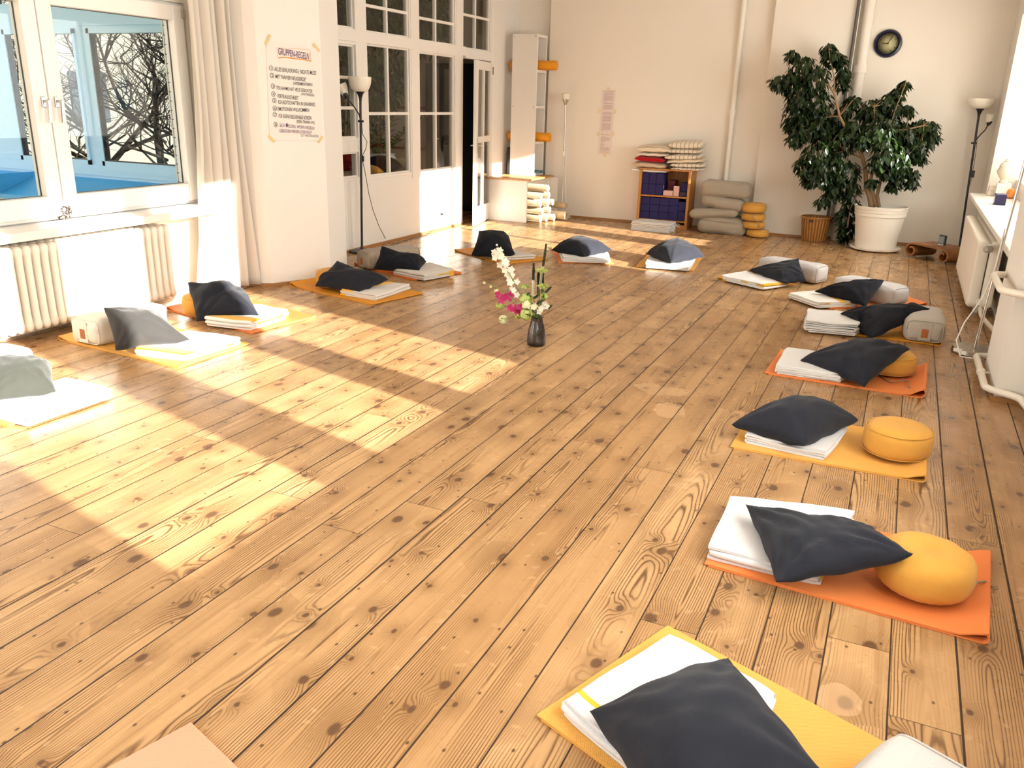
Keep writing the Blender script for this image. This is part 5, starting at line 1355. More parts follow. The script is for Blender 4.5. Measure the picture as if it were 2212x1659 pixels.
for k, (xa, xb, ya, yb, w_) in enumerate(((1775, 2090, 1300, 1455, 'at the bottom'), (1722, 2035, 1172, 1312, 'second from the bottom'), (1708, 2045, 1048, 1185, 'second from the top'), (1715, 2060, 880, 1055, 'on top'))):
    a, b = PY(zx(xa), zy((ya + yb) / 2), 11.36), PY(zx(xb), zy((ya + yb) / 2), 11.36)
    z0 = [.002, .103, .207, .308][k]; h = [.103, .104, .102, .135][k]; r_ = (b.x - a.x) / 2
    cord = None
    if k == 3:
        cx_ = (a.x + b.x) / 2; cord = [(cx_ + .01, 11.36 - r_ - .01, .31), (cx_ + .03, 11.36 - r_ - .012, .26), (cx_ + .07, 11.36 - r_ + .0, .23), (cx_ + .10, 11.37 - r_, .19), (cx_ + .115, 11.38 - r_, .15)]
    zafu(((a.x + b.x) / 2, 11.36), r_, h, MUST, 'mustard round cushion %s of the pile by the far wall' % w_, z0=z0, group='mustard cushions piled by the far wall', seed=20 + k, cord=cord)

# ------------------------------------------------------------------ wicker basket, pot, stool, sill things
tw = NT('wicker'); co = tw.sep(tw.coord()); an = tw.m_('ARCTAN2', co[1], co[0])
wv = tw.m_('MULTIPLY', tw.m_('SINE', tw.m_('MULTIPLY', an, 26.0)), tw.m_('MULTIPLY_ADD', tw.m_('SINE', tw.m_('MULTIPLY', co[2], 300.0)), .3, .7))
tw.l.new(tw.mix(tw.smooth(wv, -.6, .6), (0.20, 0.075, 0.015, 1), (0.46, 0.20, 0.04, 1)), tw.b.inputs['Base Color']); tw.b.inputs['Roughness'].default_value = .6; tw.bump(wv, .6, .006)
M_WICK = tw.m
t = thing('basket', 'brown wicker waste basket left of the plant pot', 'basket', (-.945, 11.44, 0))
ov = lambda an, z: 1 - .10 * abs(math.sin(an)) ** 2
m = MB(); m.lathe([(.001, .004), (.148, .004), (.152, .012), (.185, .30), (.178, .30), (.146, .016), (.001, .014)], (-.945, 11.44, 0), 48, rad=ov); m.build('body', M_WICK, t, smooth=True, auto=40)
m = MB(); m.lathe([(.178, .288), (.192, .29), (.195, .305), (.188, .316), (.178, .312)], (-.945, 11.44, 0), 48, rad=ov, cap=False); m.build('rim', wood('rattan', (.42, .19, .045), (.3, .12, .025)), t, smooth=True)
m = MB(); m.obox((-.99, 11.27, .268), (1, 0, 0), (0, 1, 0), (0, 0, 1), .026, .004, .010); m.build('grip_hole', M_BLACK, t)
PC = Vector((-.20, 11.12, 0))
POT = plain('white_plastic_pot', (0.86, 0.80, 0.70), .4)
t = thing('plant_pot', 'large white plastic pot with rings at the rim on a saucer', 'plant pot', PC)
m = MB(); m.lathe([(.001, .03), (.222, .03), (.232, .04), (.278, .415), (.290, .418), (.293, .45), (.283, .455), (.292, .458), (.298, .49), (.290, .495), (.298, .498), (.305, .528), (.296, .532), (.285, .52), (.275, .46), (.001, .455)], PC, 64); m.build('body', POT, t, smooth=True, auto=35)
m = MB(); m.lathe([(.001, .004), (.25, .004), (.285, .02), (.292, .044), (.284, .046), (.268, .022), (.001, .02)], PC, 64); m.build('saucer', POT, t, smooth=True, auto=40)
m = MB(); m.lathe([(.277, .462), (.2, .475), (.1, .47), (.001, .48)], PC, 40, rad=lambda an, z: 1 + .0 * an); m.build('soil', plain('potting_soil', (.035, .022, .014), .95, bump=.6, bscale=60), t, smooth=True)
t = thing('low_stool', 'low wooden stool with scrolled ends beside the plant', 'stool', (.50, 10.68, 0))
d = Vector((.72, -.70, 0)).normalized(); sd = Vector((-d.y, d.x, 0)); c0 = Vector((.475, 10.74, 0))
prof = []
def scroll(sgn):
    out = []
    for k in range(34):
        f = k / 33; an = PI / 2 - f * 2 * PI * 1.12; r_ = .078 - .046 * f
        out.append((sgn * (.225 + math.cos(an) * r_ * 1.05), .082 + math.sin(an) * r_))
    return out
Lp = scroll(-1); Rp = scroll(1)
path = list(reversed(Lp)) + [(x, .162) for x in (-.15, 0, .15)] + Rp
vs = []; n = len(path); fs = []
for e in (-.17, .17):
    for i, (u, z) in enumerate(path):
        p0, p1 = path[max(i - 1, 0)], path[min(i + 1, n - 1)]; tx, tz = p1[0] - p0[0], p1[1] - p0[1]; q = math.hypot(tx, tz) or 1
        for s_ in (.011, -.011): vs.append(c0 + d * (u - tz / q * s_) + sd * e + Vector((0, 0, z + tx / q * s_)))
b = 2 * n
for i in range(n - 1):
    fs += [(2 * i, 2 * i + 2, b + 2 * i + 2, b + 2 * i), (2 * i + 1, b + 2 * i + 1, b + 2 * i + 3, 2 * i + 3), (2 * i, 2 * i + 1, 2 * i + 3, 2 * i + 2), (b + 2 * i, b + 2 * i + 2, b + 2 * i + 3, b + 2 * i + 1)]
fs += [(0, b, b + 1, 1), (2 * n - 2, 2 * n - 1, b + 2 * n - 1, b + 2 * n - 2)]
MB().add(vs, fs).build('scrolled_board', M_WOODD, t, smooth=True, auto=40)
t = thing('desk_clock', 'small dark desk clock standing on the scrolled stool', 'clock', c0 + Vector((.03, -.02, .174)))
m = MB(); m.obox(c0 + Vector((.03, -.02, .232)), d, sd, (0, .12, 1), .045, .016, .056); m.build('case', plain('dark_teal', (.012, .03, .035), .3), t, bevel=.008)
m = MB(); m.obox(c0 + Vector((.03, -.02, .237)) - sd * .017, d, sd, (0, .12, 1), .032, .002, .034); m.build('display', plain('grey_lcd', (.16, .20, .19), .3), t)
m = MB(); m.obox(c0 + Vector((.03, -.02, .182)) - sd * .017, d, sd, (0, 0, 1), .036, .003, .007); m.build('base_strip', M_STEEL, t)
# on the right sill
sz = .751
p = Vector((.915, 10.84, sz))
STN = plain('pale_stone', (.74, .66, .54), .8)
t = thing('sculpture_base', 'stepped pale stone block on the right window sill', 'stone block', p)
m = MB()
for (z0, z1, h_) in ((0, .05, .062), (.05, .065, .055), (.065, .09, .06), (.09, .11, .052)): m.box(p.x - h_ * .8, p.x + h_ * .8, p.y - h_, p.y + h_, p.z + z0, p.z + z1)
m.build('block', STN, t, bevel=.003)
q = Vector((1.0, 10.74, sz))
t = thing('white_cube', 'white cube pedestal carrying the stone head', 'pedestal', q); m = MB(); m.box(q.x - .07, q.x + .07, q.y - .07, q.y + .07, q.z, q.z + .145); m.build('cube', M_PVC, t, bevel=.004)
t = thing('stone_head', 'pale stone head looking into the room on the right sill', 'sculpture', q + Vector((0, 0, .146)))
hc = q + Vector((-.01, 0, .146))
prof = [(.001, 0), (.045, 0), (.040, .02), (.036, .04), (.050, .055), (.062, .085), (.068, .12), (.070, .155), (.066, .185), (.052, .212), (.030, .226), (.022, .236), (.022, .246), (.012, .256), (.001, .258)]
def face(an, z):
    f = 1.0
    k = math.cos(an - PI)
    if k > 0: f += .10 * k ** 3 * math.exp(-((z - .10) / .03) ** 2) + .28 * max(0, k) ** 24 * math.exp(-((z - .115) / .018) ** 2) - .06 * k ** 6 * math.exp(-((z - .135) / .012) ** 2) + .09 * k ** 10 * math.exp(-((z - .072) / .009) ** 2)
    f += .10 * (math.exp(-((abs(math.sin(an)) - 1) / .05) ** 2)) * math.exp(-((z - .11) / .022) ** 2)
    return f
m = MB(); m.lathe(prof, hc, 48, rad=face); m.build('head', STN, t, smooth=True)
m = MB()
for k in range(5):
    for j in range(18):
        an = 2 * PI * j / 18 + k * .3; zz = .165 + k * .016; rr = [.069, .066, .059, .048, .034][k]
        if math.cos(an - PI) > .75 and k == 0: continue
        m.lathe([(.001, -.007), (.007, 0), (.001, .007)], hc + Vector((math.cos(an) * rr, math.sin(an) * rr, zz)), 6)
m.build('curls', STN, t, smooth=True)
p = Vector((.90, 9.75, sz))
t = thing('radio', 'dark blue box standing on the right window sill', 'box', p); m = MB(); m.obox(p + Vector((.0, 0, .052)), (1, 0, 0), (0, 1, 0), (0, 0, 1), .05, .075, .052); m.build('case', plain('navy_case', (.015, .012, .06), .4), t, bevel=.006)
m = MB(); m.obox(p + Vector((-.052, -.02, .052)), (1, 0, 0), (0, 1, 0), (0, 0, 1), .002, .03, .035); m.build('panel', M_PVC, t)
p = Vector((1.07, 10.55, sz))
t = thing('salt_lamp', 'small amber round lamp on the right window sill', 'lamp', p); m = MB(); m.lathe([(.03, 0), (.045, .02), (.05, .05), (.04, .09), (.001, .11)], p, 20, rad=lambda an, z: 1 + .06 * math.sin(an * 3 + z * 60)); m.build('stone', plain('amber_stone', (.7, .25, .05), .5), t, smooth=True)
m = MB(); m.lathe([(.045, -.0), (.045, .012), (.03, .014)], p, 20); m.build('foot', M_WOODD, t)
# on the left sill
tm = NT('mirror_mosaic'); vo = tm.new('ShaderNodeTexVoronoi'); vo.inputs['Scale'].default_value = 130; tm.l.new(tm.coord(), vo.inputs['Vector']); cs = tm.sep(vo.outputs['Color'])
tm.l.new(tm.mix(tm.m_('GREATER_THAN', cs[0], .74), (.025, .02, .016, 1), (.40, .33, .24, 1)), tm.b.inputs['Base Color']); tm.b.inputs['Metallic'].default_value = .15; tm.b.inputs['Roughness'].default_value = .3
p = P(137, 473, .736)
t = thing('candle_bowl', 'dark mosaic candle bowl on the left window sill', 'candle holder', p)
m = MB(); m.lathe([(.001, .0), (.038, 0), (.055, .014), (.066, .045), (.064, .075), (.054, .096), (.050, .096), (.059, .072), (.058, .045), (.001, .012)], p, 36); m.build('bowl', tm.m, t, smooth=True, auto=50)
m = MB(); m.lathe([(.001, .013), (.045, .013), (.047, .03), (.001, .031)], p, 20); m.build('candle', M_OPAL, t)
p = P(111, 470, .736)
tm2 = tm.m.copy(); tm2.name = 'pale_mosaic'
for nd in tm2.node_tree.nodes:
    if nd.type == 'MIX': nd.inputs[6].default_value = (.35, .30, .22, 1); nd.inputs[7].default_value = (.85, .8, .7, 1)
t = thing('candle_bowl', 'pale mosaic candle glass half behind the dark bowl', 'candle holder', p)
m = MB(); m.lathe([(.001, 0), (.034, 0), (.038, .01), (.040, .062), (.036, .062), (.034, .012), (.001, .010)], p, 30); m.build('bowl', tm2, t, smooth=True, auto=50)

# ------------------------------------------------------------------ plants
def leaf_mat(name, col, col2, rough=.35):
    t = NT(name); b = t.b
    n = t.noise(t.coord(), 9.0, 2)
    c = t.mix(t.smooth(n, .35, .65), c4(col), c4(col2)); t.l.new(c, b.inputs['Base Color'])
    b.inputs['Roughness'].default_value = rough
    tl = t.new('ShaderNodeBsdfTranslucent'); t.l.new(c, tl.inputs[0]); mx = t.new('ShaderNodeMixShader'); mx.inputs[0].default_value = .22
    t.l.new(b.outputs[0], mx.inputs[1]); t.l.new(tl.outputs[0], mx.inputs[2]); t.l.new(mx.outputs[0], t.out.inputs[0])
    return t.m
M_LEAF = leaf_mat('ficus_leaf', (0.010, 0.024, 0.007), (0.024, 0.048, 0.010)); M_LEAF2 = leaf_mat('back_room_leaf', (0.02, 0.055, 0.015), (0.045, 0.10, 0.03)); M_ZZ = leaf_mat('glossy_leaf', (0.015, 0.05, 0.015), (0.03, 0.085, 0.03), .25)
M_BARK = plain('ficus_bark', (0.26, 0.155, 0.075), .85, var=.25, vscale=14, bump=.5, bscale=40)
def leaf(mb, base, d, L, W, nrm):
    d = d.normalized(); s_ = d.cross(nrm)
    if s_.length < 1e-4: s_ = d.orthogonal()
    s_.normalize(); u = s_.cross(d)
    b = Vector(base); c = b + d * L * .5 - u * L * .06
    mb.add([b, b + d * L * .25 + s_ * W * .42, b + d * L * .6 + s_ * W * .40, b + d * L - u * L * .10, b + d * L * .6 - s_ * W * .40, b + d * L * .25 - s_ * W * .42, c],
           [(0, 1, 6), (1, 2, 6), (2, 3, 6), (3, 4, 6), (4, 5, 6), (5, 0, 6)])
def foliage(mb, c, r, n, L, W, rnd, droop=.8, flat=1.0):
    c = Vector(c)
    for _ in range(n):
        while True:
            v = Vector((rnd.uniform(-1, 1), rnd.uniform(-1, 1), rnd.uniform(-1, 1)))
            if .05 < v.length < 1: break
        v = v.normalized() * v.length ** .45
        p = c + Vector((v.x * r, v.y * r * flat, v.z * r * .9))
        d = Vector((v.x * .6 + rnd.uniform(-.5, .5), v.y * .6 + rnd.uniform(-.5, .5), -droop + rnd.uniform(-.35, .45)))
        k = rnd.uniform(.75, 1.25)
        leaf(mb, p, d, L * k, W * k, Vector((rnd.uniform(-.4, .4) + v.x, rnd.uniform(-.4, .4) + v.y, .9)))
rnd = random.Random(4)
def z8(x, y): return 1640 + x / 3.456, 80 + y / 3.456
t = thing('weeping_fig', 'tall weeping fig with dark drooping leaves growing in the white pot', 'plant', PC + Vector((0, 0, .47)))
BL_ = [(250, 130, 38, .0), (520, 90, 45, .05), (540, 150, 55, .05), (330, 240, 95, .0), (150, 335, 55, -.1), (230, 330, 70, -.05), (600, 170, 48, .1), (630, 270, 45, .1), (620, 350, 40, .1), (300, 430, 95, 0), (420, 300, 90, 0), (420, 480, 105, .05), (270, 560, 75, 0), (240, 640, 50, 0), (320, 680, 85, 0), (270, 760, 50, -.05), (430, 640, 110, .1), (560, 640, 75, .1), (700, 480, 45, .15), (640, 540, 45, .1),
 (600, 780, 105, 0), (700, 700, 85, .05), (480, 740, 80, .1), (450, 880, 105, -.1), (330, 960, 62, -.15), (450, 1010, 95, -.15), (560, 960, 90, -.1), (380, 1060, 45, -.15), (560, 1110, 60, -.1), (640, 1010, 95, -.05), (670, 1130, 70, 0), (470, 1230, 36, -.1), (540, 1180, 45, -.1), (690, 1240, 50, .1), (640, 1330, 65, .15), (660, 1430, 60, .2), (630, 1480, 30, .2),
 (850, 530, 75, .15), (790, 560, 50, .15), (970, 480, 60, .1), (1030, 420, 42, .1), (1090, 350, 26, .1), (1115, 540, 36, .1), (1010, 540, 55, .1), (890, 640, 95, .05), (990, 700, 95, .1), (1100, 730, 95, .1), (1210, 670, 60, .1), (1290, 660, 34, .1), (1290, 740, 50, .1), (1200, 810, 62, .05), (1120, 850, 75, .1), (900, 730, 90, -.1), (780, 760, 60, -.15), (960, 850, 90, -.25), (890, 930, 62, -.25), (1040, 900, 75, -.2), (1060, 980, 55, -.15), (960, 1000, 50, -.2), (1000, 1100, 36, -.1), (1030, 1040, 48, -.15), (1140, 1080, 30, -.1), (1150, 1010, 36, -.1), (1200, 900, 36, .05), (840, 1080, 26, -.25)]
fm = MB(); cents = []
for (x, y, r, dy) in BL_:
    c = PY(*z8(x, y), 11.18 + dy); rr = r / 3.456 * .0064
    if c.y + rr > 11.60: c.y = 11.60 - rr
    cents.append(c); foliage(fm, c, rr, int(45 + 4600 * rr * rr), .082, .040, rnd)
tag(fm.build('foliage', M_LEAF, t, smooth=True), kind='stuff')
def zy8(x, y, dy=0.0): return PY(*z8(x, y), 11.14 + dy)
trunks = [([(835, 1268), (825, 1200), (800, 1130), (795, 1000), (765, 880), (720, 790), (650, 690), (600, 590), (560, 420), (520, 360), (430, 330), (330, 300)], .030), ([(870, 1268), (850, 1180), (830, 1080), (850, 980), (880, 860), (930, 760), (1010, 700), (1100, 690), (1230, 660)], .024), ([(895, 1270), (880, 1180), (905, 1080), (920, 980), (930, 880), (900, 780), (860, 640), (860, 520)], .022), ([(850, 1270), (845, 1200), (800, 1120), (790, 1000), (760, 900), (640, 850), (520, 880), (430, 960)], .02), ([(560, 420), (560, 300), (530, 170), (520, 90)], .010), ([(930, 760), (990, 620), (1040, 480), (1090, 360)], .009), ([(800, 1130), (730, 1180), (680, 1280), (660, 1420)], .009), ([(600, 590), (660, 520), (700, 470)], .008)]
m = MB()
for pts, r0 in trunks:
    q = [zy8(x, y, .03 * math.sin(k * 1.3)) for k, (x, y) in enumerate(pts)]
    m.tube(q, [max(.005, r0 * (1 - .75 * k / (len(q) - 1))) for k in range(len(q))], 9)
m.build('trunk', M_BARK, t, smooth=True)
m = MB()
for k, c in enumerate(cents):
    best = min((zy8(x, y) for pts, r0 in trunks for (x, y) in pts[3:]), key=lambda v: (v - c).length)
    mid = (best + c) / 2 + Vector((0, 0, .05)); m.tube([best, mid, c], [.005, .004, .0025], 5)
m.build('twigs', M_BARK, t)

# ------------------------------------------------------------------ flowers in the middle
VC = Vector((-2.154, 5.158, 0))
M_SMOKE = glass_pane('smoky_glass', (0.52, 0.53, 0.56), 0.07)
t = thing('vase', 'small smoky glass vase holding the flowers on the floorboards', 'vase', VC)
m = MB(); m.lathe([(.001, .0), (.058, .0), (.065, .006), (.066, .03), (.063, .075), (.054, .13), (.042, .172), (.040, .19), (.047, .206), (.045, .207), (.037, .19), (.039, .172), (.051, .13), (.060, .075), (.062, .03), (.058, .010), (.001, .009)], VC, 48)
m.build('glass', M_SMOKE, t, smooth=True, auto=50)
M_STEM = plain('green_stem', (0.10, 0.19, 0.035), .6); M_DSTEM = plain('dark_stem', (0.02, 0.05, 0.02), .5)
def fl_(px, py, dy=0.0): return PY(px, py, VC.y + dy)
def stem_pts(px, py, dy, k):
    a = VC + Vector((.03 * math.cos(k * 2.1), .03 * math.sin(k * 2.1), .015)); b = VC + Vector((-.012 * math.cos(k * 2.1), -.012 * math.sin(k * 2.1), .195)); e = fl_(px, py, dy)
    mid = b.lerp(e, .5) + Vector((0, 0, .015))
    return [a, b, mid, e]
def petal(m, c, d, n, L, W):
    leaf(m, c, d, L, W, n)
def blossom(m, c, ax, r, np=5, wid=.8, cup=.35):
    ax = Vector(ax).normalized(); a = ax.orthogonal().normalized(); b = ax.cross(a)
    for k in range(np):
        an = 2 * PI * k / np
        petal(m, c, (a * math.cos(an) + b * math.sin(an)) + ax * cup, ax, r, r * wid)
CAMD = lambda p: (EYEV - p).normalized()
W_P = leaf_mat('white_petal', (0.80, 0.76, 0.62), (0.85, 0.82, 0.72), .6); G_P = leaf_mat('lime_petal', (0.42, 0.52, 0.10), (0.60, 0.68, 0.25), .6); PG_P = leaf_mat('pale_lime_petal', (0.66, 0.70, 0.36), (0.80, 0.80, 0.55), .6); M_P = leaf_mat('magenta_petal', (0.33, 0.004, 0.07), (0.50, 0.015, 0.14), .5); D_P = leaf_mat('dark_spike', (0.012, 0.03, 0.012), (0.025, 0.05, 0.02), .6); D_L = leaf_mat('dark_leaf', (0.01, 0.03, 0.012), (0.015, 0.04, 0.015), .3)
FG = 'flowers in the glass vase'
rnd = random.Random(8)
# white delphinium spray
t = thing('white_delphinium', 'tall white flower spray leaning to the left in the vase', 'flower', VC + Vector((0, 0, .015)), FG)
pth = stem_pts(1125, 642, 0, 0)[:2] + [fl_(1143, 668), fl_(1127, 640), fl_(1108, 605), fl_(1092, 577), fl_(1080, 553), fl_(1074, 530)]
m = MB(); m.tube(pth, [.003, .003, .003, .003, .0028, .0025, .002, .001], 6); m.build('stem', M_STEM, t)
m = MB()
for (x, y, r) in ((1073, 529, 3), (1076, 538, 5), (1068, 545, 8), (1080, 541, 8), (1074, 549, 7), (1070, 556, 9), (1084, 550, 6), (1083, 556, 9), (1091, 565, 10), (1094, 572, 8), (1080, 573, 9), (1091, 583, 9), (1097, 590, 10), (1104, 583, 9), (1107, 594, 7), (1101, 602, 9), (1102, 611, 9), (1116, 609, 8), (1110, 628, 8), (1117, 638, 8), (1105, 624, 6)):
    p = fl_(x, y, rnd.uniform(-.03, .02)); blossom(m, p, CAMD(p) + Vector((rnd.uniform(-.5, .5), 0, rnd.uniform(-.3, .5))), r * .0034, 5, .85)
m.build('blossoms', W_P, t)
# orchid
t = thing('orchid', 'magenta orchid stem reaching left out of the vase', 'flower', VC + Vector((0, 0, .015)), FG)
pth = stem_pts(1125, 642, 0, 1)[:2] + [fl_(1138, 676, -.03), fl_(1122, 660, -.05), fl_(1104, 643, -.05), fl_(1085, 628, -.05), fl_(1062, 615, -.05), fl_(1043, 610, -.05)]
m = MB(); m.tube(pth, [.0025] * 5 + [.002, .0015, .001], 6); m.build('stem', M_STEM, t)
m = MB()
for (x, y, r) in ((1078, 637, 10), (1084, 648, 11), (1099, 640, 13), (1090, 642, 9), (1075, 633, 7), (1112, 667, 12), (1120, 671, 11), (1124, 663, 9), (1102, 665, 9), (1118, 677, 8)):
    p = fl_(x, y, rnd.uniform(-.07, -.03)); blossom(m, p, CAMD(p) + Vector((rnd.uniform(-.6, .6), 0, rnd.uniform(-.4, .6))), r * .0034, 5, .75)
m.build('blossoms', M_P, t)
m = MB()
for (x, y) in ((1060, 619), (1070, 628), (1046, 611), (1074, 627)):
    p = fl_(x, y, -.05); blossom(m, p, CAMD(p), .016, 4, .8, 1.2)
m.build('buds', PG_P, t)
# viburnum balls
for k, (x, y, r, mt, lab) in enumerate(((1087, 690, 10.5, PG_P, 'pale snowball flower hanging lowest on the left'), (1079, 659, 9, G_P, 'small lime snowball flower beside the magenta orchid'), (1137, 679, 14, G_P, 'large lime snowball flower at the vase neck'), (1119, 681, 9, G_P, 'lime snowball flower partly under the orchid'), (1176, 640, 9, G_P, 'lime flower head on the right above the vase'), (1136, 648, 15, G_P, 'broad lime flower head in the middle of the bouquet'))):
    t = thing('snowball_flower', lab, 'flower', VC + Vector((0, 0, .015)), FG)
    c = fl_(x, y, [-.04, -.02, -.07, -.05, .02, 0][k]); m = MB(); sp_ = stem_pts(x, y, [-.04, -.02, -.07, -.05, .02, 0][k], 2 + k); m.tube(sp_, .0022, 6); m.build('stem', M_STEM, t)
    m = MB(); R_ = r * .0031
    for j in range(int(26 + r * 3)):
        v = Vector((rnd.gauss(0, 1), rnd.gauss(0, 1), rnd.gauss(0, 1))).normalized()
        blossom(m, c + v * R_ * .85, v, R_ * .42, 4, .95, .25)
    m.build('blossoms', mt, t)
# hellebores
for k, (x, y, mt, lab) in enumerate(((1140, 655, PG_P, 'pale green hellebore left of the bouquet middle'), (1152, 661, PG_P, 'white green hellebore in the bouquet middle'), (1167, 668, W_P, 'white hellebore right above the vase rim'), (1179, 661, W_P, 'white hellebore furthest right'))):
    t = thing('hellebore', lab, 'flower', VC + Vector((0, 0, .015)), FG); dy = -.05 + .02 * k
    m = MB(); m.tube(stem_pts(x, y, dy, 9 + k), .002, 6); m.build('stem', M_STEM, t)
    m = MB(); p = fl_(x, y, dy)
    for j in range(3):
        q = p + Vector((rnd.uniform(-.016, .016), rnd.uniform(-.015, .015), rnd.uniform(-.02, .016))); blossom(m, q, CAMD(q) + Vector((rnd.uniform(-.5, .5), 0, rnd.uniform(-.5, .5))), .026, 5, .95, .3)
    m.build('blossoms', mt, t)
# lace umbels
for k, (x, y, r, lab) in enumerate(((1134, 617, 12, 'green lace umbel left of the dark spikes'), (1170, 582, 13, 'green lace umbel high on the right'), (1173, 616, 13, 'green lace umbel below the highest one'), (1145, 640, 11, 'green lace umbel low behind the hellebores'))):
    t = thing('lace_flower', lab, 'flower', VC + Vector((0, 0, .015)), FG); dy = [.03, .0, -.02, .03][k]
    sp_ = stem_pts(x, y + r * .8, dy, 14 + k); m = MB(); m.tube(sp_, .0018, 6); m.build('stem', M_STEM, t)
    m = MB(); c = fl_(x, y + r * .6, dy)
    for j in range(16):
        an = j * 2.4; rr = r * .0031 * math.sqrt((j + .5) / 16); e = c + Vector((math.cos(an) * rr, math.sin(an) * rr, r * .0022 - rr * .35))
        m.tube([c - Vector((0, 0, .006)), e], .0008, 4)
        for i in range(6):
            v = Vector((rnd.uniform(-1, 1), rnd.uniform(-1, 1), rnd.uniform(0, 1))); blossom(m, e + v * .007, v, .0075, 4, .9)
    m.build('umbel', G_P, t)
# dark veronica spikes
for k, (pts, lab) in enumerate((([(1151, 640), (1151.5, 620), (1152, 600), (1152.5, 585), (1153, 568)], 'dark veronica spike in the middle'), ([(1166, 625), (1170, 590), (1174, 570), (1177, 550), (1180, 526)], 'tallest dark veronica spike, curved to the right'), ([(1163, 640), (1163, 620), (1163, 606), (1163, 596), (1164, 588)], 'short dark veronica spike left of the lace flower'), ([(1172, 636), (1172, 615), (1172, 603), (1172, 592), (1171, 586)], 'short dark veronica spike right of the lace flower'))):
    t = thing('veronica', lab, 'flower', VC + Vector((0, 0, .015)), FG); dy = [-.01, .02, .04, .03][k]
    q = [fl_(x, y, dy) for x, y in pts]; sp_ = stem_pts(*pts[0], dy, 19 + k)
    m = MB(); m.tube(sp_[:3] + q, .0018, 6); m.build('stem', M_DSTEM, t)
    m = MB(); m2 = MB(); N = 60
    for j in range(N):
        f = j / N; i = min(3, int(f * 4)); p = q[i].lerp(q[i + 1], f * 4 - i); rr = (.0085 if f < .75 else .0085 * (1 - f) / .25 + .001) * (1.0 if k < 2 else 1.25)
        for s_ in range(5):
            an = j * 1.7 + s_ * 2 * PI / 5; v = Vector((math.cos(an), math.sin(an), .35)); (m2 if f < .42 and k < 2 else m).lathe([(.0005, 0), (.0028, .003), (.0005, .007)], p + v * rr * .4, 5, axis=v)
    m.build('spike', D_P, t)
    if m2.v: m2.build('open_florets', W_P, t)
t = thing('leafy_stem', 'dark glossy leaf stem on the right of the bouquet', 'foliage', VC + Vector((0, 0, .015)), FG)
m = MB(); lv = MB()
for k, (x, y) in enumerate(((1188, 623), (1189, 662), (1160, 640), (1166, 652), (1143, 634), (1172, 650), (1128, 672), (1156, 668), (1183, 628))):
    e = fl_(x, y, .03 * math.sin(k)); sp_ = stem_pts(x - 8, y + 6, .02 * math.sin(k), 24 + k); m.tube(sp_, .0016, 5); leaf(lv, sp_[-1], e - sp_[-1] + Vector((.0, 0, .002)), .055, .022, CAMD(e) + Vector((.2, 0, .6)))
m.build('stem', M_DSTEM, t); lv.build('leaves', D_L, t)

# ------------------------------------------------------------------ things in the back room, seen through the panes
m = MB().box(-6.5, -5.56, 6.3, 9.95, .66, .715)
t = thing('bench', 'pale wooden bench behind the partition windows', 'bench', (-6.0, 8.2, 0)); m.build('seat', wood('bench_wood', (.42, .25, .12), (.3, .17, .08), (3, 20, 20)), t)
for y in (6.4, 8.2, 9.9): m = MB(); m.box(-6.45, -5.6, y - .02, y + .02, 0, .66); m.build('leg', M_WOODD, t)
c = Vector((-6.05, 9.18, .716))
t = thing('round_pot', 'round white ceramic pot behind the partition window', 'plant pot', c)
m = MB(); m.lathe([(.001, 0), (.12, 0), (.19, .05), (.215, .12), (.19, .19), (.165, .215), (.19, .235), (.185, .24), (.15, .215), (.001, .2)], c, 40); m.build('body', plain('white_ceramic', (.75, .76, .78), .25), t, smooth=True, auto=50)
t = thing('zamioculcas', 'glossy green plant in the round white pot behind the glass', 'plant', c + Vector((0, 0, .2)))
m = MB(); lv = MB(); rnd = random.Random(5)
for k in range(16):
    an = k * 2.4; ln = rnd.uniform(.35, .75); d = Vector((math.cos(an) * .55, math.sin(an) * .75, 1)).normalized(); b = c + Vector((math.cos(an) * .06, math.sin(an) * .06, .2)); pts = [b + d * ln * f + Vector((d.x, d.y, 0)) * ln * .5 * f * f - Vector((0, 0, .12)) * f * f for f in (0, .25, .5, .75, 1)]
    m.tube(pts, [.012, .01, .008, .006, .003], 6)
    for j in range(10):
        f = .25 + .75 * j / 10; i = min(3, int(f * 4)); p = pts[i].lerp(pts[i + 1], f * 4 - i); s_ = d.cross(Vector((0, 0, 1))).normalized() * (1 if j % 2 else -1)
        leaf(lv, p, s_ + d * .6, .11, .055, Vector((0, 0, 1)) + d * .2)
m.build('stalks', M_STEM, t, smooth=True); lv.build('leaves', M_ZZ, t, smooth=True)
def loose(x0, x1, y0, y1, T, mat, label, seed, z0=.717, nm='pillow', cat='pillow'):
    vs, fs = pillow_mesh([(x0, y0, z0 + T * .4), (x1, y0, z0 + T * .5), (x1, y1, z0 + T * .5), (x0, y1, z0 + T * .4)], T, seed, lambda x, y: z0, n=20, wr=.006)
    return tag(MB().add(vs, fs).build(nm, mat, smooth=True), label, cat, 'cushions on the back room bench')
def lr(px0, px1, T, mat, label, seed, x=-5.75):
    y0, y1 = PX(px0, 365, x).y, PX(px1, 365, x).y
    loose(x - .17, x + .17, y0, y1, T, mat, label, seed)
lr(797, 846, .22, INK, 'black pillow on the bench behind the partition window', 1); lr(846, 884, .17, BEIG, 'beige pillow on the bench behind the partition window', 2); lr(792, 803, .14, MUST, 'mustard cushion at the left end behind the partition window', 3, -5.66)
lr(738, 776, .30, plain('red_felt', (.40, .02, .012), .9), 'red cushion on the bench behind the low pane', 4, -5.95); lr(716, 768, .10, BEIG, 'beige cushion in front of the red one behind the low pane', 5, -5.70)
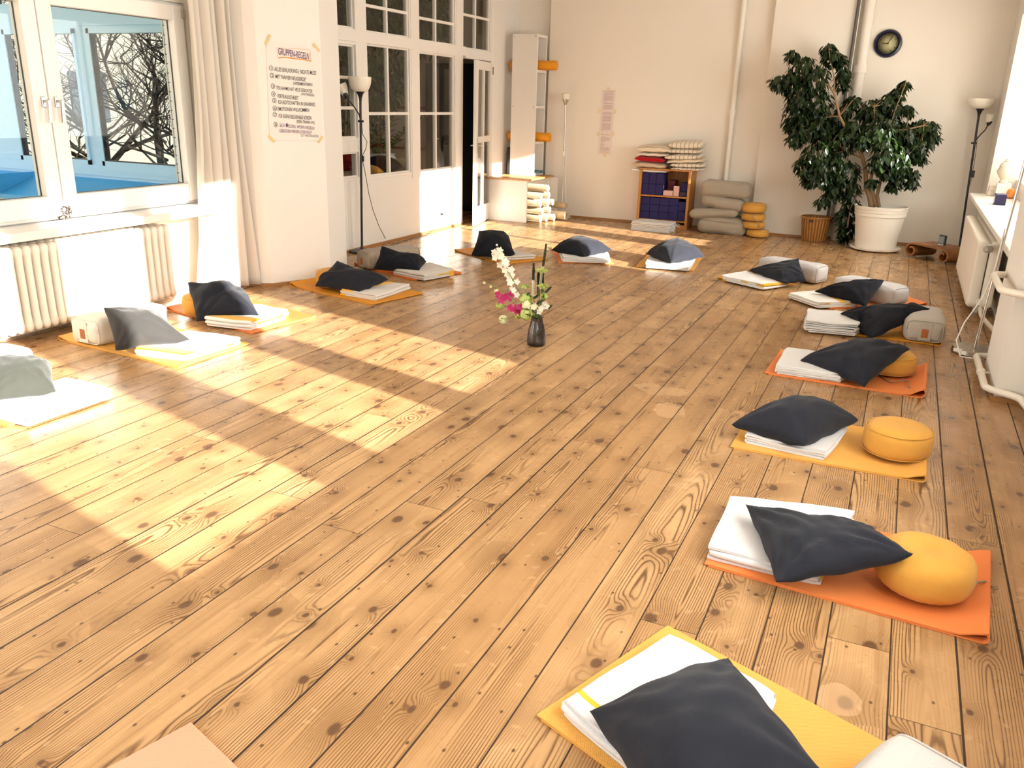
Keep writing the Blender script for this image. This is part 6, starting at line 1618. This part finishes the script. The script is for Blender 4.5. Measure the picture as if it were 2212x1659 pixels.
def fig(label, base, blobs, trunk, seed, mat, L=.10):
    t = thing('indoor_tree', label, 'plant', base); rnd = random.Random(seed); m = MB()
    for (c, r, n) in blobs: foliage(m, c, r, n, L, L * .45, rnd)
    tag(m.build('foliage', mat, t, smooth=True), kind='stuff'); m = MB()
    for pts in trunk: m.tube(pts, [.022 - .014 * k / (len(pts) - 1) for k in range(len(pts))], 7)
    m.build('trunk', M_BARK, t, smooth=True)
    return t
rnd = random.Random(12)
fig('leafy fig tree standing close behind the partition fanlights', (-6.6, 10.0, 0), [((-6.3 + rnd.uniform(-.25, .25), 10.1 + rnd.uniform(-.95, 1.15), 2.72 + rnd.uniform(-.28, .2)), .30, 150) for _ in range(22)] + [(PX(px, py, -6.25), r_, n_) for (px, py, r_, n_) in ((812, 120, .24, 90), (806, 150, .20, 80), (850, 160, .2, 60), (868, 175, .18, 55), (848, 195, .17, 60), (862, 150, .18, 50), (812, 200, .14, 40), (838, 215, .12, 30), (872, 130, .15, 45), (800, 232, .12, 30))],
    [[(-6.6, 10.0, 0), (-6.58, 10.0, .8), (-6.55, 9.95, 1.6), (-6.5, 9.9, 2.5)], [(-6.55, 9.95, 1.5), (-6.4, 10.3, 2.0), (-6.3, 10.5, 2.5)]], 3, M_LEAF2)
fig('dense dark fig tree behind the partition window next to the pier', (-6.25, 8.75, 0), [((-6.25 + rnd.uniform(-.25, .25), 8.62 + rnd.uniform(-.55, .35), z), .32, 190) for z in (1.35, 1.5, 1.65, 1.8, 1.95, 2.1, 2.25, 2.4, 2.55, 2.7, 2.8, 1.45, 1.75, 2.0, 2.3, 2.6, 1.6, 1.9)],
    [[(-6.25, 8.75, 0), (-6.2, 8.7, .8), (-6.15, 8.65, 1.5), (-6.2, 8.6, 2.3)], [(-6.25, 8.8, .0), (-6.13, 8.8, .9), (-6.1, 8.85, 1.6)], [(-6.27, 8.65, 0), (-6.15, 8.55, .9), (-6.05, 8.5, 1.7)]], 7, M_LEAF)
t = thing('hall_dark_panel', 'dark panel standing in for the unlit hall behind the open doorway', 'door', (-6.0, 11.53, 0), kind='structure')  # black panel with a handle, added to paint the unlit hall dark
m = MB(); m.box(-6.75, -5.52, 11.50, 11.545, 0, 2.12); m.build('leaf', plain('hall_shade', (.010, .008, .012), .5), t); m = MB(); m.tube([(-6.6, 11.5, 1.05), (-6.6, 11.45, 1.05), (-6.5, 11.45, 1.05)], .009); m.build('handle', M_STEEL, t)
# cushion and jars inside the wing windows
vs, fs = pillow_mesh([(-7.28, 6.35, .93), (-6.42, 6.42, .82), (-6.42, 6.75, .85), (-7.20, 6.72, 1.02)], .17, 3, lambda x, y: .80, n=20)
tag(MB().add(vs, fs).build('cushion', WHC, smooth=True), 'white cushion lying inside the wide wing window', 'cushion')
m = MB().box(-9.0, -6.25, 6.22, 6.95, .74, .79); t = thing('window_bench', 'brown wooden shelf running inside the wing windows', 'shelf', (-7.6, 6.6, 0)); m.build('top', M_WOODD, t); m = MB(); m.box(-8.9, -6.3, 6.9, 6.93, 0, .74); m.build('front', M_WOODD, t)
m = MB().box(-8.5, -7.3, 6.7, 6.95, .79, .97); tag(m.build('wooden_box', M_WOODT, bevel=.005), 'brown wooden box behind the narrow wing window', 'box')
for k in range(3):
    p = Vector((-8.20 + .12 * k, 6.82, .971)); m = MB(); m.lathe([(.001, 0), (.042, 0), (.045, .01), (.045, .10), (.035, .125), (.03, .13), (.001, .13)], p, 20)
    tag(m.build('jar', plain('white_jar', (.75, .8, .85), .3), smooth=True, auto=50), ['left', 'middle', 'right'][k] + ' white jar of three inside the narrow wing window', 'jar', 'white jars in the wing window')

# bare winter trees across the courtyard
M_TRUNK = plain('tree_bark', (0.075, 0.055, 0.042), .9, var=.3, vscale=6)
def bare_tree(x, y, h, label, seed):
    t = thing('bare_tree', label, 'tree', (x, y, -1.0)); rnd = random.Random(seed); m = MB(); tw = MB()
    def grow(p, d, ln, r, lv):
        pts = [p]; q = p; dd = d
        for k in range(3):
            dd = (dd + Vector((rnd.uniform(-.3, .3), rnd.uniform(-.3, .3), rnd.uniform(-.15, .22)))).normalized(); q = q + dd * ln / 3; pts.append(q)
        (m if lv < 2 else tw).tube(pts, [r * (1 - .45 * k / 3) for k in range(4)], 7 if lv < 2 else 4)
        if lv >= 5: return
        for k in range(3 if lv < 4 else 2):
            b = pts[rnd.choice((1, 2, 3))] if k else pts[3]
            nd = (dd * .55 + Vector((rnd.uniform(-1, 1), rnd.uniform(-1, 1), rnd.uniform(-.25, .8)))).normalized()
            grow(b, nd, ln * rnd.uniform(.62, .82), r * .55, lv + 1)
    grow(Vector((x, y, -1.0)), Vector((.05, .02, 1)), h * .36, .10, 0)
    for k in range(7):
        an = rnd.uniform(0, 6.28); grow(Vector((x, y, rnd.uniform(-.3, .8))), Vector((math.cos(an), math.sin(an), .45)).normalized(), h * .24, .035, 2)
    m.build('trunk', M_TRUNK, t, smooth=True); tag(tw.build('branches', M_TRUNK, t), kind='stuff')
for k, (x, y) in enumerate(((-13.6, -1.2), (-15.4, -2.4), (-17.6, -2.0), (-20.0, -4.4), (-22.5, -2.6), (-12.2, -3.2))):
    bare_tree(x, y, 6.5, '%s bare winter tree from the house, mirrored in the wing windows' % ['second', 'third', 'fourth', 'fifth', 'sixth', 'first'][k], 20 + k)
d = Vector((.44, -.90, 0)); nn = Vector((.90, .44, 0)); c = Vector((-27.5, -8.5, 4))  # unseen house wall, added and turned to the sun as cream reflection backdrop
t = thing('backdrop_house', 'cream house wall added across the courtyard as backdrop for the wing window reflections', 'building', (c.x, c.y, -1))
m = MB(); m.obox(c - nn * 2, d, nn, (0, 0, 1), 15, 2, 5); m.build('wall', plain('cream_render', (.66, .61, .48), .9, var=.12, vscale=.5), t)
for k in range(6):
    for z in (1.4, 4.6):
        p = c + d * (-11 + 4.2 * k) + nn * .02; m = MB(); m.obox((p.x, p.y, z), d, nn, (0, 0, 1), .6, .03, .85); w_ = m.build('window', plain('dim_glass', (.10, .13, .16), .2), t)
